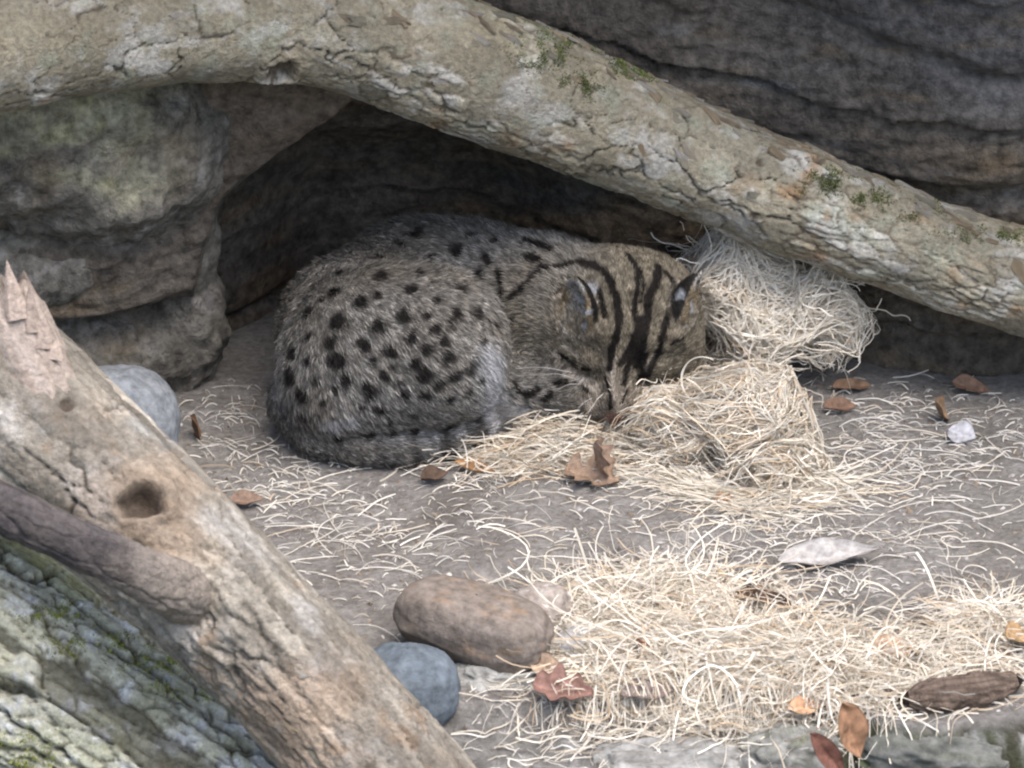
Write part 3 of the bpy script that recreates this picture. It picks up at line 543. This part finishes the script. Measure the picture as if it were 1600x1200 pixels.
def coat(Pq, wr, jit, Nq):
    n = len(Pq); hd = np.clip(wr['head'] + wr['face'] + wr['ear'], 0, 1); c_ = mixc(C(.178, .166, .142), C(.235, .225, .208), .5 + .8 * fbm(Pq * 14, 3, 301))
    c_ = mixc(c_, C(.185, .16, .118), np.clip(hd + .55 * wr['neck'] + .35 * wr['chest'], 0, 1)); c_ = mixc(c_, C(.26, .25, .238), wr['haunch'] * .5 * sstep(.16, .04, Pq[:, 2]))
    c_ = mixc(c_, C(.19, .16, .125), sstep(.1, .5, fbm(Pq * 9 + 3, 3, 303)) * .5)
    Pw = Pq + .0032 * np.stack([fbm(Pq * 130, 2, 311), fbm(Pq * 130 + 7, 2, 312), fbm(Pq * 130 + 13, 2, 313)], 1) + .005 * np.stack([fbm(Pq * 55, 2, 314), fbm(Pq * 55 + 7, 2, 315), fbm(Pq * 55 + 13, 2, 316)], 1) + jit
    Ps = Pq + .0012 * np.stack([fbm(Pq * 150, 1, 331), fbm(Pq * 150 + 7, 1, 332), fbm(Pq * 150 + 13, 1, 333)], 1) + jit * .7
    dk = np.zeros(n); lt = np.zeros(n); wh = np.zeros(n)
    for p_, r0 in SPOT: dk = np.maximum(dk, sstep(r0 * 1.15, r0 * .55, np.linalg.norm(Pw - p_, axis=1)))
    for pl, wd in DK:
        for a, b in zip(pl[:-1], pl[1:]): dk = np.maximum(dk, sstep(wd * 1.25, wd * .8, segd(Ps, a, b)))
    for pl, wd in LT:
        for a, b in zip(pl[:-1], pl[1:]): lt = np.maximum(lt, sstep(wd * 1.5, wd * .6, segd(Ps, a, b)))
    for p_, r0 in WH: wh = np.maximum(wh, sstep(r0 * 1.2, r0 * .6, np.linalg.norm(Pw - p_, axis=1)))
    for a, b in zip(INNER[:-1], INNER[1:]): wh = np.maximum(wh, .66 * sstep(.030, .000, segd(Pq, a, b) + .006 * fbm(Pq * 90, 2, 321)))
    for a, b in zip(PAWL[:-1], PAWL[1:]): wh = np.maximum(wh, .5 * sstep(.014, .004, segd(Pq, a, b)))
    wh = np.maximum(wh, .45 * sstep(.012, .003, segd(Pq, TAILT[0], TAILT[1]))); 
    for (c0, ax, op, sd_) in (e1, e2):
        m = (np.linalg.norm(Pq - c0, axis=1) < .04) * sstep(.25, .6, wr['ear']); inn = sstep(-.05, .25, Nq @ op); rim = sstep(.011, .017, np.abs((Pq - c0) @ sd_))
        c_ = mixc(c_, C(.44, .425, .40), m * inn * np.clip(.75 + 1.2 * fbm(Pq * 160, 2, 341), .4, 1)); c_ = mixc(c_, C(.30, .235, .15), m * inn * rim); c_ = mixc(c_, C(.03, .028, .026), m * (1 - inn) * .95)
        dk = dk * (1 - m)
    c_ = mixc(c_, C(.50, .435, .36), lt * .9); c_ = mixc(c_, C(.52, .535, .56), wh * .9); c_ = mixc(c_, C(.018, .016, .015), dk * .97 * (1 - wh))
    mz = sstep(.055, .085, (Pq - H) @ Fh / 1.08) * wr['face']; c_ = mixc(c_, C(.31, .265, .215), mz * .75 * (1 - dk))
    c_ = mixc(c_, C(.36, .355, .35), wr['tail'] * sstep(-.3, .5, Nq @ UP) * .85 * (1 - dk))  # upward side of the tail painted lighter, as if lit from above
    tb = wr['tail'] * sstep(.02, .12, Pq[:, 0] + .19); c_ = mixc(c_, C(.06, .055, .05), tb * sstep(.25, .6, np.sin(Pq[:, 0] * 190 + Pq[:, 2] * 60) * .5 + .2 + .5 * sstep(-.09, -.02, Pq[:, 0])) * .85)
    for p_, r0 in NOSE: c_ = mixc(c_, C(.24, .125, .105), sstep(r0 * 1.2, r0 * .6, np.linalg.norm(Pw - p_, axis=1)) * .8)
    return c_, wh
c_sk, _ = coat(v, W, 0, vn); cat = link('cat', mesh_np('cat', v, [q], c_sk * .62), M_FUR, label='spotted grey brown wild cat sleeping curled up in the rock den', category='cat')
# fur: one thin blade per hair
tri = np.vstack([q[:, [0, 1, 2]], q[:, [0, 2, 3]]]); a_, b_, c3 = v[tri[:, 0]], v[tri[:, 1]], v[tri[:, 2]]; ar = np.linalg.norm(np.cross(b_ - a_, c3 - a_), axis=1)
tv = vis[tri[:, 0]]; hdw = (W['head'] + W['face'] + W['ear'])[tri[:, 0]]
prob = ar * np.where(tv, 1.0, .28) * (1 + 1.2 * hdw) * (v[tri[:, 0], 2] > .004); prob /= prob.sum()
NH = 210000; r_ = np.random.default_rng(5); ti = r_.choice(len(tri), NH, p=prob); uu, ww = r_.random(NH), r_.random(NH); fl_ = uu + ww > 1; uu[fl_], ww[fl_] = 1 - uu[fl_], 1 - ww[fl_]
bc = np.stack([1 - uu - ww, uu, ww], 1)[:, :, None]
Rt = (v[tri[ti]] * bc).sum(1); Nn = nrm((vn[tri[ti]] * bc).sum(1)); Fl = nrm((vflow[tri[ti]] * bc).sum(1)); wr = {k: W[k][tri[ti, 0]] for k in W}
hd = np.clip(wr['head'] + wr['neck'] * .4, 0, 1); Ln = (.0105 * (1 - hd) + .0058 * hd) * (1 - .5 * wr['face']) * (1 - .75 * wr['ear']) * (1 - .25 * wr['tail']) * r_.uniform(.65, 1.25, NH)
clump = np.stack([fbm(Rt * 70, 2, 401), fbm(Rt * 70 + 5, 2, 402), fbm(Rt * 70 + 11, 2, 403)], 1)
Dn = nrm(Fl * .9 + Nn * (.42 - .15 * hd)[:, None] + clump * .45 + r_.normal(0, .2, (NH, 3))); ta = r_.random(NH)
cc, wh = coat(Rt + Fl * (Ln * .45)[:, None], wr, r_.normal(0, .0007, (NH, 3)), Nn)
tick = np.where(ta < .33, .38, np.where(ta < .70, 1.0, 1.65)) * r_.uniform(.8, 1.2, NH); dkm = cc.mean(1) < .1
tick = tick * np.clip(1 + 1.5 * fbm(Rt * 170, 2, 411), .3, 2.3)
tick = np.where(dkm, np.clip(tick, .5, 1.3), tick); tick = np.where(wh > .4, np.clip(tick, .55, 1.25), tick)
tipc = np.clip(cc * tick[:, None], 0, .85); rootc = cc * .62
Wd = nrm(np.cross(Dn, Nn) + r_.normal(0, .3, (NH, 3))) * (.00033 * (1 - .3 * hd))[:, None]
p1 = Rt + Dn * (Ln * .5)[:, None]; bend = nrm(Dn + Fl * .35 - Nn * .15); p2 = p1 + bend * (Ln * .5)[:, None]
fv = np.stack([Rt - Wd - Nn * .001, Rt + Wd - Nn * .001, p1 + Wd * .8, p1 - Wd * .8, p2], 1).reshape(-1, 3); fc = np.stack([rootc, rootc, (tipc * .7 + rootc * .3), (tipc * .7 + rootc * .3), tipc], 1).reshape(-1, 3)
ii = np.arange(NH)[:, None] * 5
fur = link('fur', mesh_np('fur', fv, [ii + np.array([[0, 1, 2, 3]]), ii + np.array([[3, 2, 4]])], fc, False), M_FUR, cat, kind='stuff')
def thin_strand(name, pts, r0, col_, m, parent=None):
    P_ = catmull(pts, 24); T, A, B = frames(P_); an = np.linspace(0, 2 * np.pi, 5, endpoint=False); t = np.linspace(0, 1, 24)
    S = (P_[:, None] + (A[:, None] * np.cos(an)[None, :, None] + B[:, None] * np.sin(an)[None, :, None]) * (r0 * (1 - .8 * t))[:, None, None]).reshape(-1, 3)
    return link(name, mesh_np(name, S, [grid_quads(24, 5, True)[:, ::-1]], np.tile(col_, (len(S), 1))), m, parent)
for k, (a, b) in enumerate([((893, 582), (806, 576)), ((900, 592), (842, 586)), ((908, 600), (866, 612)), ((925, 622), (896, 648))]):
    s0 = on(*a) + BK * .003; s1 = V(b[0], b[1], (s0 - CAM) @ FW - DIST - .004); thin_strand('whisker', [s0, (s0 + s1) / 2 + UP * .003, s1], 0.0003, C(.60, .60, .60), M_WOOL, cat)
# ------------------------------------------------------------------ wood wool
def ribbons(paths, width, cols, r):                                           # paths (n,k,3) -> flat curled ribbons
    n, k, _ = paths.shape; T = nrm(np.gradient(paths, axis=1)); ref = nrm(r.normal(size=(n, 1, 3)) + np.array([0, -.6, .9])); Wv = nrm(np.cross(T, ref)) * (width / 2)[:, None, None]
    vv = np.stack([paths - Wv, paths + Wv], 2).reshape(-1, 3); i = np.arange(n)[:, None, None] * 2 * k; s = np.arange(k - 1)[None, :, None] * 2
    qd = (i + s + np.array([[[0, 1, 3, 2]]])).reshape(-1, 4); return vv, qd, np.repeat(cols, 2 * k, 0)
def wool_cols(n, r, warm=.5):
    c_ = mixc(C(.61, .535, .42), C(.78, .745, .665), r.random(n)); c_ = mixc(c_, C(.46, .34, .22), (r.random(n) < .22 * warm + .02) * .8); return c_ * r.uniform(.72, 1.1, (n, 1))
def heap_paths(ctr, rad, n, r, L=(.05, .14), shell=(.55, 1.06), main=None, spread=1.0, curl=(0, 14), k=14, upper=-.25):
    rad = np.asarray(rad); d = nrm(r.normal(size=(n * 2, 3))); d = d[d[:, 2] > upper][:n]; n = len(d)
    sh_ = r.uniform(*shell, n) ** .6; P_ = d * sh_[:, None]; step = r.uniform(*L, n) / (k - 1)
    mv = r.normal(size=(n, 3)) * spread + (np.zeros(3) if main is None else np.asarray(main)); cv = r.uniform(*curl, n) * r.choice([-1, 1], n); out = []
    nn = nrm(d / rad); tt = nrm(mv - nn * (mv * nn).sum(1)[:, None]); X_ = P_ * rad
    for s in range(k):
        out.append(X_); X_ = X_ + tt * step[:, None]; nn = nrm(X_ / rad ** 2); ang = (cv * step * (1 + .5 * math.sin(s)))[:, None]; bb = np.cross(nn, tt); tt = tt * np.cos(ang) + bb * np.sin(ang); tt = nrm(tt - nn * (tt * nn).sum(1)[:, None])
        cur = np.linalg.norm(X_ / rad, axis=1); X_ = X_ * (1 + .5 * (sh_ / cur - 1))[:, None]
    A_ = np.stack(out, 1); A_ = A_ - A_.mean(1, keepdims=True) * 0; j = r.normal(0, .003, (n, 1, 3)); A_ = A_ + j * np.linspace(-1, 1, k)[None, :, None]
    return A_ + ctr
def clamp_ground(paths, eps=.0015):
    f = paths.reshape(-1, 3); gz = ground_z(f[:, 0], f[:, 1]) + eps; gz = np.where(gz < -.02, -.02 + .28 * (gz + .02), gz); f[:, 2] = np.maximum(f[:, 2], gz); return f.reshape(paths.shape)
def loose(ctr, rad, n, r, k=16):                                              # big open loops springing off a heap
    d = nrm(r.normal(size=(n * 3 + 20, 3))); d = d[d[:, 2] > -.1][:n]; P_ = ctr + d * rad * .93; out = []; t = nrm(d * .9 + r.normal(0, .8, (len(d), 3))); ax = nrm(r.normal(size=(len(d), 3))); st_ = r.uniform(.03, .085, len(d))[:, None] / k; cv = r.uniform(15, 60, len(d))[:, None]
    for s in range(k):
        out.append(P_); P_ = P_ + t * st_; t = nrm(t + np.cross(ax, t) * cv * st_)
    return np.stack(out, 1)
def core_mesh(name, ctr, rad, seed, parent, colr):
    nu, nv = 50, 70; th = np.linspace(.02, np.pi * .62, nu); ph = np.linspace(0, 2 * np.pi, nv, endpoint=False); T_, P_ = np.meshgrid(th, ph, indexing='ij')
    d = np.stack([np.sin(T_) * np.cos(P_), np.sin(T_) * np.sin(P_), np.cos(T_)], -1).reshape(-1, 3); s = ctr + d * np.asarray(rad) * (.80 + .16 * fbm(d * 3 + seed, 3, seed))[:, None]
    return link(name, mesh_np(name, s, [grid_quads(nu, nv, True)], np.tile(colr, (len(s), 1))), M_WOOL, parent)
def finish_heap(label, base, parts_, r, wid, warm, singles, ctr, rad, gain=1.0):
    e = link('wood_wool_heap', None, None, label=label, category='wood wool'); e.location = base
    def rel(m): m.matrix_parent_inverse = Matrix.Translation(-Vector(base)); return m
    vs_, qs_, cs_, n0 = [], [], [], 0
    for pa in parts_:
        pa = clamp_ground(pa); a = ribbons(pa, r.uniform(*wid, len(pa)), wool_cols(len(pa), r, warm) * gain, r); vs_.append(a[0]); qs_.append(a[1] + n0); cs_.append(a[2]); n0 += len(a[0])
    rel(link('shavings', mesh_np('shavings', np.vstack(vs_), [np.vstack(qs_)], np.vstack(cs_), False), M_WOOL, e, kind='stuff'))
    for s in range(singles):                                                  # the long curls that stand out one by one
        ps = clamp_ground(loose(ctr, np.asarray(rad), 1, r, 20)); x_ = ribbons(ps, np.array([.0022]), wool_cols(1, r, 0), r); rel(link('long_curl', mesh_np('long_curl', x_[0], [x_[1]], x_[2], False), M_WOOL, e))
    return e, rel
def warp(pa, s, amt, sc=11):
    f = pa.reshape(-1, 3); d = np.stack([fbm(f * sc, 2, s), fbm(f * sc + 7, 2, s + 1), fbm(f * sc + 13, 2, s + 2)], 1); d2 = np.stack([fbm(f * 45, 2, s + 5), fbm(f * 45 + 7, 2, s + 6), fbm(f * 45 + 13, 2, s + 7)], 1); return (f + amt * d + amt * .22 * d2).reshape(pa.shape)
def heap(label, lobes, seed, main=None, spread=1, nl=20, L=(.05, .14), warm=.5, wid=(.0006, .0016), curl=(0, 16), singles=6, amt=.03, shell=(.45, 1.12), gain=1.0):
    r = np.random.default_rng(seed); base = np.array([*lobes[0][0][:2], 0]); pp = []
    for ctr, rad, n in lobes:
        rad = np.asarray(rad); pp.append(warp(heap_paths(ctr, rad, n, r, L, main=main, spread=spread, curl=curl, shell=shell), seed, amt)); pp.append(warp(loose(ctr, rad * .95, nl, r), seed, amt))
    e, rel = finish_heap(label, base, pp, r, wid, warm, singles, lobes[0][0], lobes[0][1], gain)
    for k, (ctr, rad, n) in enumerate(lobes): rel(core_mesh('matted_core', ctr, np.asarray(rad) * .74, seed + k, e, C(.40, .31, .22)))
    return e
def mat_heap(label, blobs, seed, warm=.5, wid=(.0005, .0016), L=(.03, .13), ang=.8, cv0=16, singles=6, up=.25):
    r = np.random.default_rng(seed); k = 14; PP = []
    for (a, b, rx, ry, n, h) in blobs:
        gx_, gy_ = r.normal(size=(2, n)) * .55; d2 = gx_ ** 2 + gy_ ** 2; P0 = np.array([VZ(a + x_ * rx, b + y_ * ry) for x_, y_ in zip(gx_, gy_)]); an = r.normal(0, ang, n) + np.where(r.random(n) < .5, np.pi, 0); cv = r.normal(0, cv0, n) * np.where(r.random(n) < .15, 3, 1); st_ = r.uniform(*L, n) / (k - 1); z0 = h * np.exp(-d2 * .8) * r.random(n) ** .7; tz = r.normal(0, .18, n) + (r.random(n) < .06) * up * 2.2; amp = np.abs(r.normal(0, .007, n)) + .002; x_, y_ = P0[:, 0].copy(), P0[:, 1].copy(); out = []
        x_ -= np.cos(an) * st_ * k * .4; y_ -= np.sin(an) * st_ * k * .4; ph = r.random(n) * 3
        for s in range(k):
            t = s / (k - 1); out.append(np.stack([x_, y_, z0 + amp * np.sin(np.pi * t * 1.3 + ph) + tz * st_ * s * .6], 1)); x_ = x_ + np.cos(an) * st_; y_ = y_ + np.sin(an) * st_; an = an + cv * st_
        A_ = np.stack(out, 1); f_ = A_.reshape(-1, 3); gz = ground_z(f_[:, 0], f_[:, 1]); f_[:, 2] = np.maximum(f_[:, 2], 0) + np.where(gz < -.02, -.02 + .28 * (gz + .02), gz) ; PP.append(f_.reshape(A_.shape))
    c0 = VZ(blobs[0][0], blobs[0][1]); return finish_heap(label, np.array([c0[0], c0[1], 0]), PP, r, wid, warm, singles, c0, (.10, .08, .02))[0]
heap('tall pale wood wool heap behind the cat head under the log', [(VZ(1165, 470, .094), (.072, .055, .068), 3000), (VZ(1255, 495, .078), (.060, .055, .060), 1700), (VZ(1130, 545, .03), (.06, .05, .04), 800), (VZ(1092, 425, .115), (.036, .04, .036), 700)], 501, main=(1, .1, .3), spread=.7, nl=60, L=(.03, .10), warm=.05, wid=(.0006, .0013), curl=(0, 24), amt=.035, gain=1.18)
heap('bright cream wood wool heap in front of the cat face', [(VZ(1162, 656, .044), (.074, .062, .056), 3000), (VZ(1066, 668, .030), (.072, .058, .042), 1800), (VZ(1205, 722, .018), (.056, .055, .028), 700)], 502, main=(1.2, -.2, .35), spread=.65, nl=34, L=(.05, .14), warm=.8, amt=.032, singles=9)
mat_heap('low tongue of cream wood wool by the cat tail tip', [(895, 704, 120, 32, 1100, .026), (785, 722, 95, 20, 420, .012)], 503, warm=.9, ang=.45, cv0=9)
mat_heap('flat sheaf of white wood wool at the foot of the cream heap', [(1165, 782, 80, 20, 420, .012), (1260, 770, 90, 20, 200, .008), (1080, 755, 100, 22, 220, .008)], 504, warm=.1, ang=.4, cv0=8, singles=2)
mat_heap('wide tangled wood wool mat along the front edge of the shelf', [(1010, 955, 150, 50, 1300, .020), (1090, 1030, 205, 58, 2500, .028), (960, 1050, 120, 50, 420, .022), (1300, 1060, 170, 55, 620, .028), (1150, 1100, 200, 35, 420, .02)], 505, warm=.5, ang=1.0, cv0=24, singles=14)
mat_heap('smaller wood wool tangle at the right end of the shelf edge', [(1540, 985, 80, 40, 330, .016), (1480, 1040, 110, 28, 200, .012)], 506, ang=.8, cv0=18, singles=4)
# scattered shavings lying on the ground
PATCH = [(420, 770, 110, 45, 420), (540, 850, 150, 45, 520), (480, 730, 120, 25, 120), (640, 790, 180, 50, 240), (760, 850, 160, 40, 200), (360, 640, 60, 30, 200), (360, 700, 60, 22, 120), (1400, 650, 170, 45, 620), (1400, 720, 150, 35, 620), (1540, 690, 90, 40, 240), (1330, 770, 130, 30, 260), (1220, 845, 130, 35, 420), (1400, 850, 140, 30, 260), (1520, 800, 120, 50, 160), (1260, 905, 130, 30, 260), (1000, 790, 160, 45, 130), (900, 820, 200, 60, 120), (1000, 930, 90, 40, 380), (1520, 930, 120, 50, 90), (820, 1100, 110, 35, 240), (960, 1150, 180, 40, 200), (1300, 1090, 160, 40, 260), (600, 930, 60, 30, 70), (1000, 850, 400, 120, 240), (640, 985, 60, 25, 40), (1250, 1050, 150, 60, 260), (760, 760, 90, 25, 120), (1150, 960, 160, 50, 420)]
r = np.random.default_rng(77); PA = []; WD = []
for (a, b, rx, ry, n) in PATCH:
    for _ in range(int(n * .34)):
        p0 = VZ(a + r.normal() * rx * .62, b + r.normal() * ry * .62); k = 9; L_ = r.uniform(.005, .024) if r.random() < .8 else r.uniform(.024, .07); an = r.normal(0, .75) + (math.pi if r.random() < .5 else 0); cv = r.normal(0, 16) if r.random() < .85 else r.normal(0, 60); st_ = L_ / (k - 1); x_, y_ = p0[0], p0[1]; lift = r.uniform(.0005, .004) ; P_ = []
        for s in range(k):
            P_.append((x_, y_, lift * math.sin(math.pi * s / (k - 1)))); x_ += math.cos(an) * st_; y_ += math.sin(an) * st_; an += cv * st_
        PA.append(P_); WD.append(r.uniform(.0005, .0013))
PA = np.array(PA); WD = np.array(WD); gk = ground_z(PA[:, :, 0].ravel(), PA[:, :, 1].ravel()).reshape(PA.shape[:2]).min(1) > -.045; PA = PA[gk]; WD = WD[gk]; f = PA.reshape(-1, 3); f[:, 2] += ground_z(f[:, 0], f[:, 1]) + .0014; PA = f.reshape(PA.shape); cs = mixc(wool_cols(len(PA), r, .3), C(.66, .65, .62), r.random(len(PA)) * .7)
a = ribbons(PA, np.array(WD), cs, r); link('wood_wool_litter', mesh_np('wood_wool_litter', a[0], [a[1]], a[2], False), M_WOOL, kind='stuff', label='short curled wood shavings strewn over the dirt shelf', category='litter')

# ------------------------------------------------------------------ leaves and bits
def leaf(name, pos, L, wd, col_, label, rot=(0, 0, 0), curl=1.0, fold=.5, lobes=0, cat_='leaf', seed=0, thick=.0006, dz=.004):
    r = np.random.default_rng(seed + 900); nu, nv = 26, 13; t = np.linspace(0, 1, nu); s = np.linspace(-1, 1, nv); hw = wd * (np.sin(np.pi * t ** .8) ** .75) * (1 + (lobes * .45) * np.sin(t * 2 * np.pi * 3.2)); hw = np.maximum(hw, wd * .03)
    T_, S_ = np.meshgrid(t, s, indexing='ij'); x_ = (T_ - .5) * L; y_ = S_ * hw[:, None]; z_ = fold * np.abs(S_) * hw[:, None] + curl * L * .35 * (T_ - .5) ** 2 + .10 * wd * np.sin(T_ * 9 + seed) * S_ + .05 * L * fbm(np.stack([T_.ravel() * 4, S_.ravel() * 1.5, 0 * T_.ravel() + seed], 1), 2, seed).reshape(T_.shape)
    top = np.stack([x_, y_, z_], -1).reshape(-1, 3); nq = grid_quads(nu, nv); n0 = len(top); bot = top - [0, 0, thick]
    bd = np.concatenate([np.arange(nv), np.arange(1, nu) * nv + nv - 1, (nu - 1) * nv + np.arange(nv - 2, -1, -1), np.arange(nu - 2, 0, -1) * nv]); b2 = np.roll(bd, -1)
    c_ = mixc(np.asarray(col_), np.asarray(col_) * .6, sstep(-.1, .6, fbm(top / L * 6 + seed, 3, seed))); c_ = mixc(c_, np.asarray(col_) * 1.25, (np.abs(S_.ravel()) < .12) * .6)
    o = link(name, mesh_np(name, np.vstack([top, bot]), [nq[:, ::-1], nq + n0, np.stack([bd, b2, b2 + n0, bd + n0], 1)], np.vstack([c_, c_])), M_LEAF, label=label, category=cat_)
    o.location = (pos[0], pos[1], pos[2] + dz); o.rotation_euler = rot; return o
def on_ground(px_, py_, h=0):
    p = VZ(px_, py_, h); p[2] = float(ground_z(p[0], p[1])[0]) + h; return p
br = C(.25, .14, .075); tn = C(.42, .28, .17); dkb = C(.10, .065, .045)
leaf('leaf', on_ground(925, 768), .058, .022, C(.27, .19, .135), 'crumpled brown lobed leaf flat before the cream wool tongue', (.15, .1, -.4), 1.2, .5, 1, seed=1)
leaf('leaf', on_ground(932, 735, .022), .050, .014, C(.29, .205, .15), 'curled brown leaf standing upright before the cat nose', (.5, 1.25, .3), 1.6, 1.0, .6, seed=2, dz=0)
leaf('leaf', on_ground(742, 750), .044, .008, C(.36, .21, .10), 'slim orange leaf beside the low wool tongue', (.2, .08, -.35), .8, .8, seed=3)
leaf('leaf', on_ground(678, 765), .030, .010, dkb, 'small dark brown curled leaf left of the slim orange leaf', (.3, 0, .5), 1.5, 1, seed=4)
leaf('leaf', on_ground(1466, 642, .012), .036, .013, C(.25, .165, .10), 'tan brown leaf propped upright near the right wall', (.9, .9, .9), 1.0, .7, seed=5, dz=0)
leaf('leaf', on_ground(1516, 612), .040, .011, C(.17, .105, .07), 'reddish brown leaf at the foot of the right rock wall', (.3, .1, -.4), 1.2, .7, seed=6)
leaf('leaf', on_ground(1330, 614), .042, .010, C(.17, .105, .065), 'long brown leaf lying behind the bright heap', (.2, .05, .2), .9, .6, seed=7)
leaf('leaf', on_ground(1312, 645), .036, .011, C(.18, .11, .075), 'rusty leaf touching the right flank of the bright heap', (.25, .05, .15), .9, .6, seed=8)
leaf('leaf', on_ground(1503, 680, .006), .030, .016, C(.41, .41, .43), 'small pale silvery leaf on straw at far right', (.35, .1, -.5), .3, .25, seed=9, dz=.001)
leaf('leaf', on_ground(1293, 878, .004), .100, .017, C(.36, .343, .325), 'large pale pinkish curled leaf in the middle right', (.32, -.06, .16), .5, .55, seed=10)
leaf('leaf', on_ground(1128, 908, .008), .024, .009, C(.60, .40, .16), 'tiny yellow leaf on the straw mat', (.7, .3, 1.4), .6, .4, seed=11)
leaf('leaf', on_ground(1190, 950, .008), .056, .010, C(.12, .075, .05), 'dark brown rolled leaf across the straw mat', (.3, .05, -.25), 1.0, 1.3, seed=12)
leaf('leaf', on_ground(1395, 1022, .006), .044, .013, C(.52, .34, .23), 'light tan leaf at the right end of the straw mat', (.35, .05, -.35), .5, .5, seed=13)
leaf('leaf', on_ground(1432, 1028, .006), .022, .009, C(.13, .10, .06), 'small dark olive leaf scrap right of the tan leaf', (.6, .2, .9), 1.2, .7, seed=14)
leaf('leaf', VZ(1328, 1140, .022), .060, .016, C(.30, .17, .10), 'orange brown leaf hanging over the shelf edge', (1.05, 0, 0), .5, .4, seed=15, dz=0).rotation_euler = (1.15, 1.25, .2)
leaf('leaf', VZ(1292, 1180, .008), .058, .010, C(.16, .075, .055), 'dark reddish leaf hanging below the straw edge', seed=16, curl=.6, fold=.6, dz=0).rotation_euler = (1.1, .95, .1)
leaf('leaf', on_ground(1258, 1096, .010), .036, .010, C(.50, .30, .18), 'small tan leaf in the straw above the hanging leaves', (.4, .1, .45), .6, .5, seed=17)
leaf('leaf', on_ground(880, 1088, .006), .056, .018, C(.22, .125, .10), 'dark purplish brown leaf at the left tip of the straw mat', (.35, .05, -.2), 1.2, .6, .6, seed=18)
leaf('leaf', on_ground(858, 1056, .008), .036, .012, C(.42, .31, .22), 'pale tan curled leaf below the oblong brown stone', (.5, .2, -.7), 1.4, .8, seed=19)
leaf('leaf', on_ground(1000, 1026, .014), .040, .008, C(.33, .17, .10), 'narrow rust leaf sticking out of the straw mat', (.4, .9, 1.6), .8, .8, seed=20)
leaf('leaf', on_ground(1012, 1086, .008), .050, .012, C(.20, .16, .14), 'greyish brown leaf under the straw mat front', (.3, 0, .2), 1.0, .6, seed=21)
leaf('leaf', on_ground(1588, 1004, .008), .036, .014, C(.35, .23, .12), 'brown leaf at the right picture edge', (.5, .3, .8), .8, .6, seed=22)
leaf('leaf', on_ground(385, 788, .002), .034, .010, C(.22, .15, .11), 'small brown leaf on strewn shavings beside the front log', (.3, 0, .1), 1.0, .7, seed=23)
leaf('leaf', on_ground(884, 962, .008), .022, .008, C(.16, .09, .06), 'dark brown leaf scrap beside the small brownish stone', (.5, .3, .9), 1.2, .8, seed=24)
leaf('leaf', on_ground(1130, 790, .003), .018, .007, C(.42, .24, .13), 'tiny orange leaf scrap in front of the cream heap', (.3, 0, .3), .6, .6, seed=25)
leaf('leaf', V(185, 394, .13), .030, .009, C(.34, .23, .13), 'dry tan leaf caught under the boulder overhang', (.4, .3, -.5), .9, .7, seed=26, dz=0)
leaf('leaf', on_ground(303, 672, .010), .036, .010, C(.17, .10, .06), 'dark brown leaf at the foot of the boulder by the den', (.3, 1.3, .4), .7, .6, seed=27, dz=0)
def bark_ch(S, u, arc):
    p1, c1, _ = plates(S, u, arc, .055, .006, 91, .5, .3); return .0014 * (p1 - .7) + .003 * fbm(S * 60, 3, 92) + .001 * c1, (p1, c1)
def col_ch(S, u, arc, info, N, kr):
    c_ = mixc(C(.14, .10, .075), C(.24, .18, .14), .5 + fbm(S * 60, 3, 93)); return mixc(c_, C(.06, .045, .035), (1 - info[0]) * .7)
def zdep(px_, py_, z): return float((VZ(px_, py_, z) - CAM) @ FW - DIST)
me, _, _ = log_mesh('bark_chunk', [(a_, b_, zdep(a_, b_, .010), r0) for a_, b_, r0 in [(1418, 1092, .006), (1440, 1090, .014), (1490, 1084, .016), (1540, 1076, .015), (1585, 1066, .009)]], 110, 60, bark_ch, col_ch)
link('bark_chunk', me, M_BARK, label='dark rough bark chunk at the right end of the shelf edge', category='bark')

# crumbs, grit and bark dust on the dirt
r = np.random.default_rng(88); n = 3200; cp = np.array([VZ(a_, b_) for a_, b_ in zip(r.uniform(250, 1640, n), r.uniform(600, 1110, n) )]); cp[:, 2] = ground_z(cp[:, 0], cp[:, 1]); cp = cp[cp[:, 2] > -.03]; n = len(cp)
oc = np.array([[1, 0, 0], [-1, 0, 0], [0, 1, 0], [0, -1, 0], [0, 0, .7], [0, 0, -.7]], float); of = np.array([[0, 2, 4], [2, 1, 4], [1, 3, 4], [3, 0, 4], [2, 0, 5], [1, 2, 5], [3, 1, 5], [0, 3, 5]])
sz = .0009 + .0022 * r.random(n) ** 3; vv = cp[:, None] + oc[None] * sz[:, None, None] * r.uniform(.6, 1.6, (n, 1, 3)) + r.normal(0, .25, (n, 6, 3)) * sz[:, None, None]
cl = np.array([C(.14, .11, .085), C(.33, .31, .29), C(.22, .17, .12), C(.45, .43, .40)])[r.integers(0, 4, n)]
link('grit', mesh_np('grit', vv.reshape(-1, 3), [(np.arange(n)[:, None, None] * 6 + of[None]).reshape(-1, 3)], np.repeat(cl, 6, 0), False), M_STONE, kind='stuff', label='fine grit and crumbs scattered on the dirt shelf', category='grit')
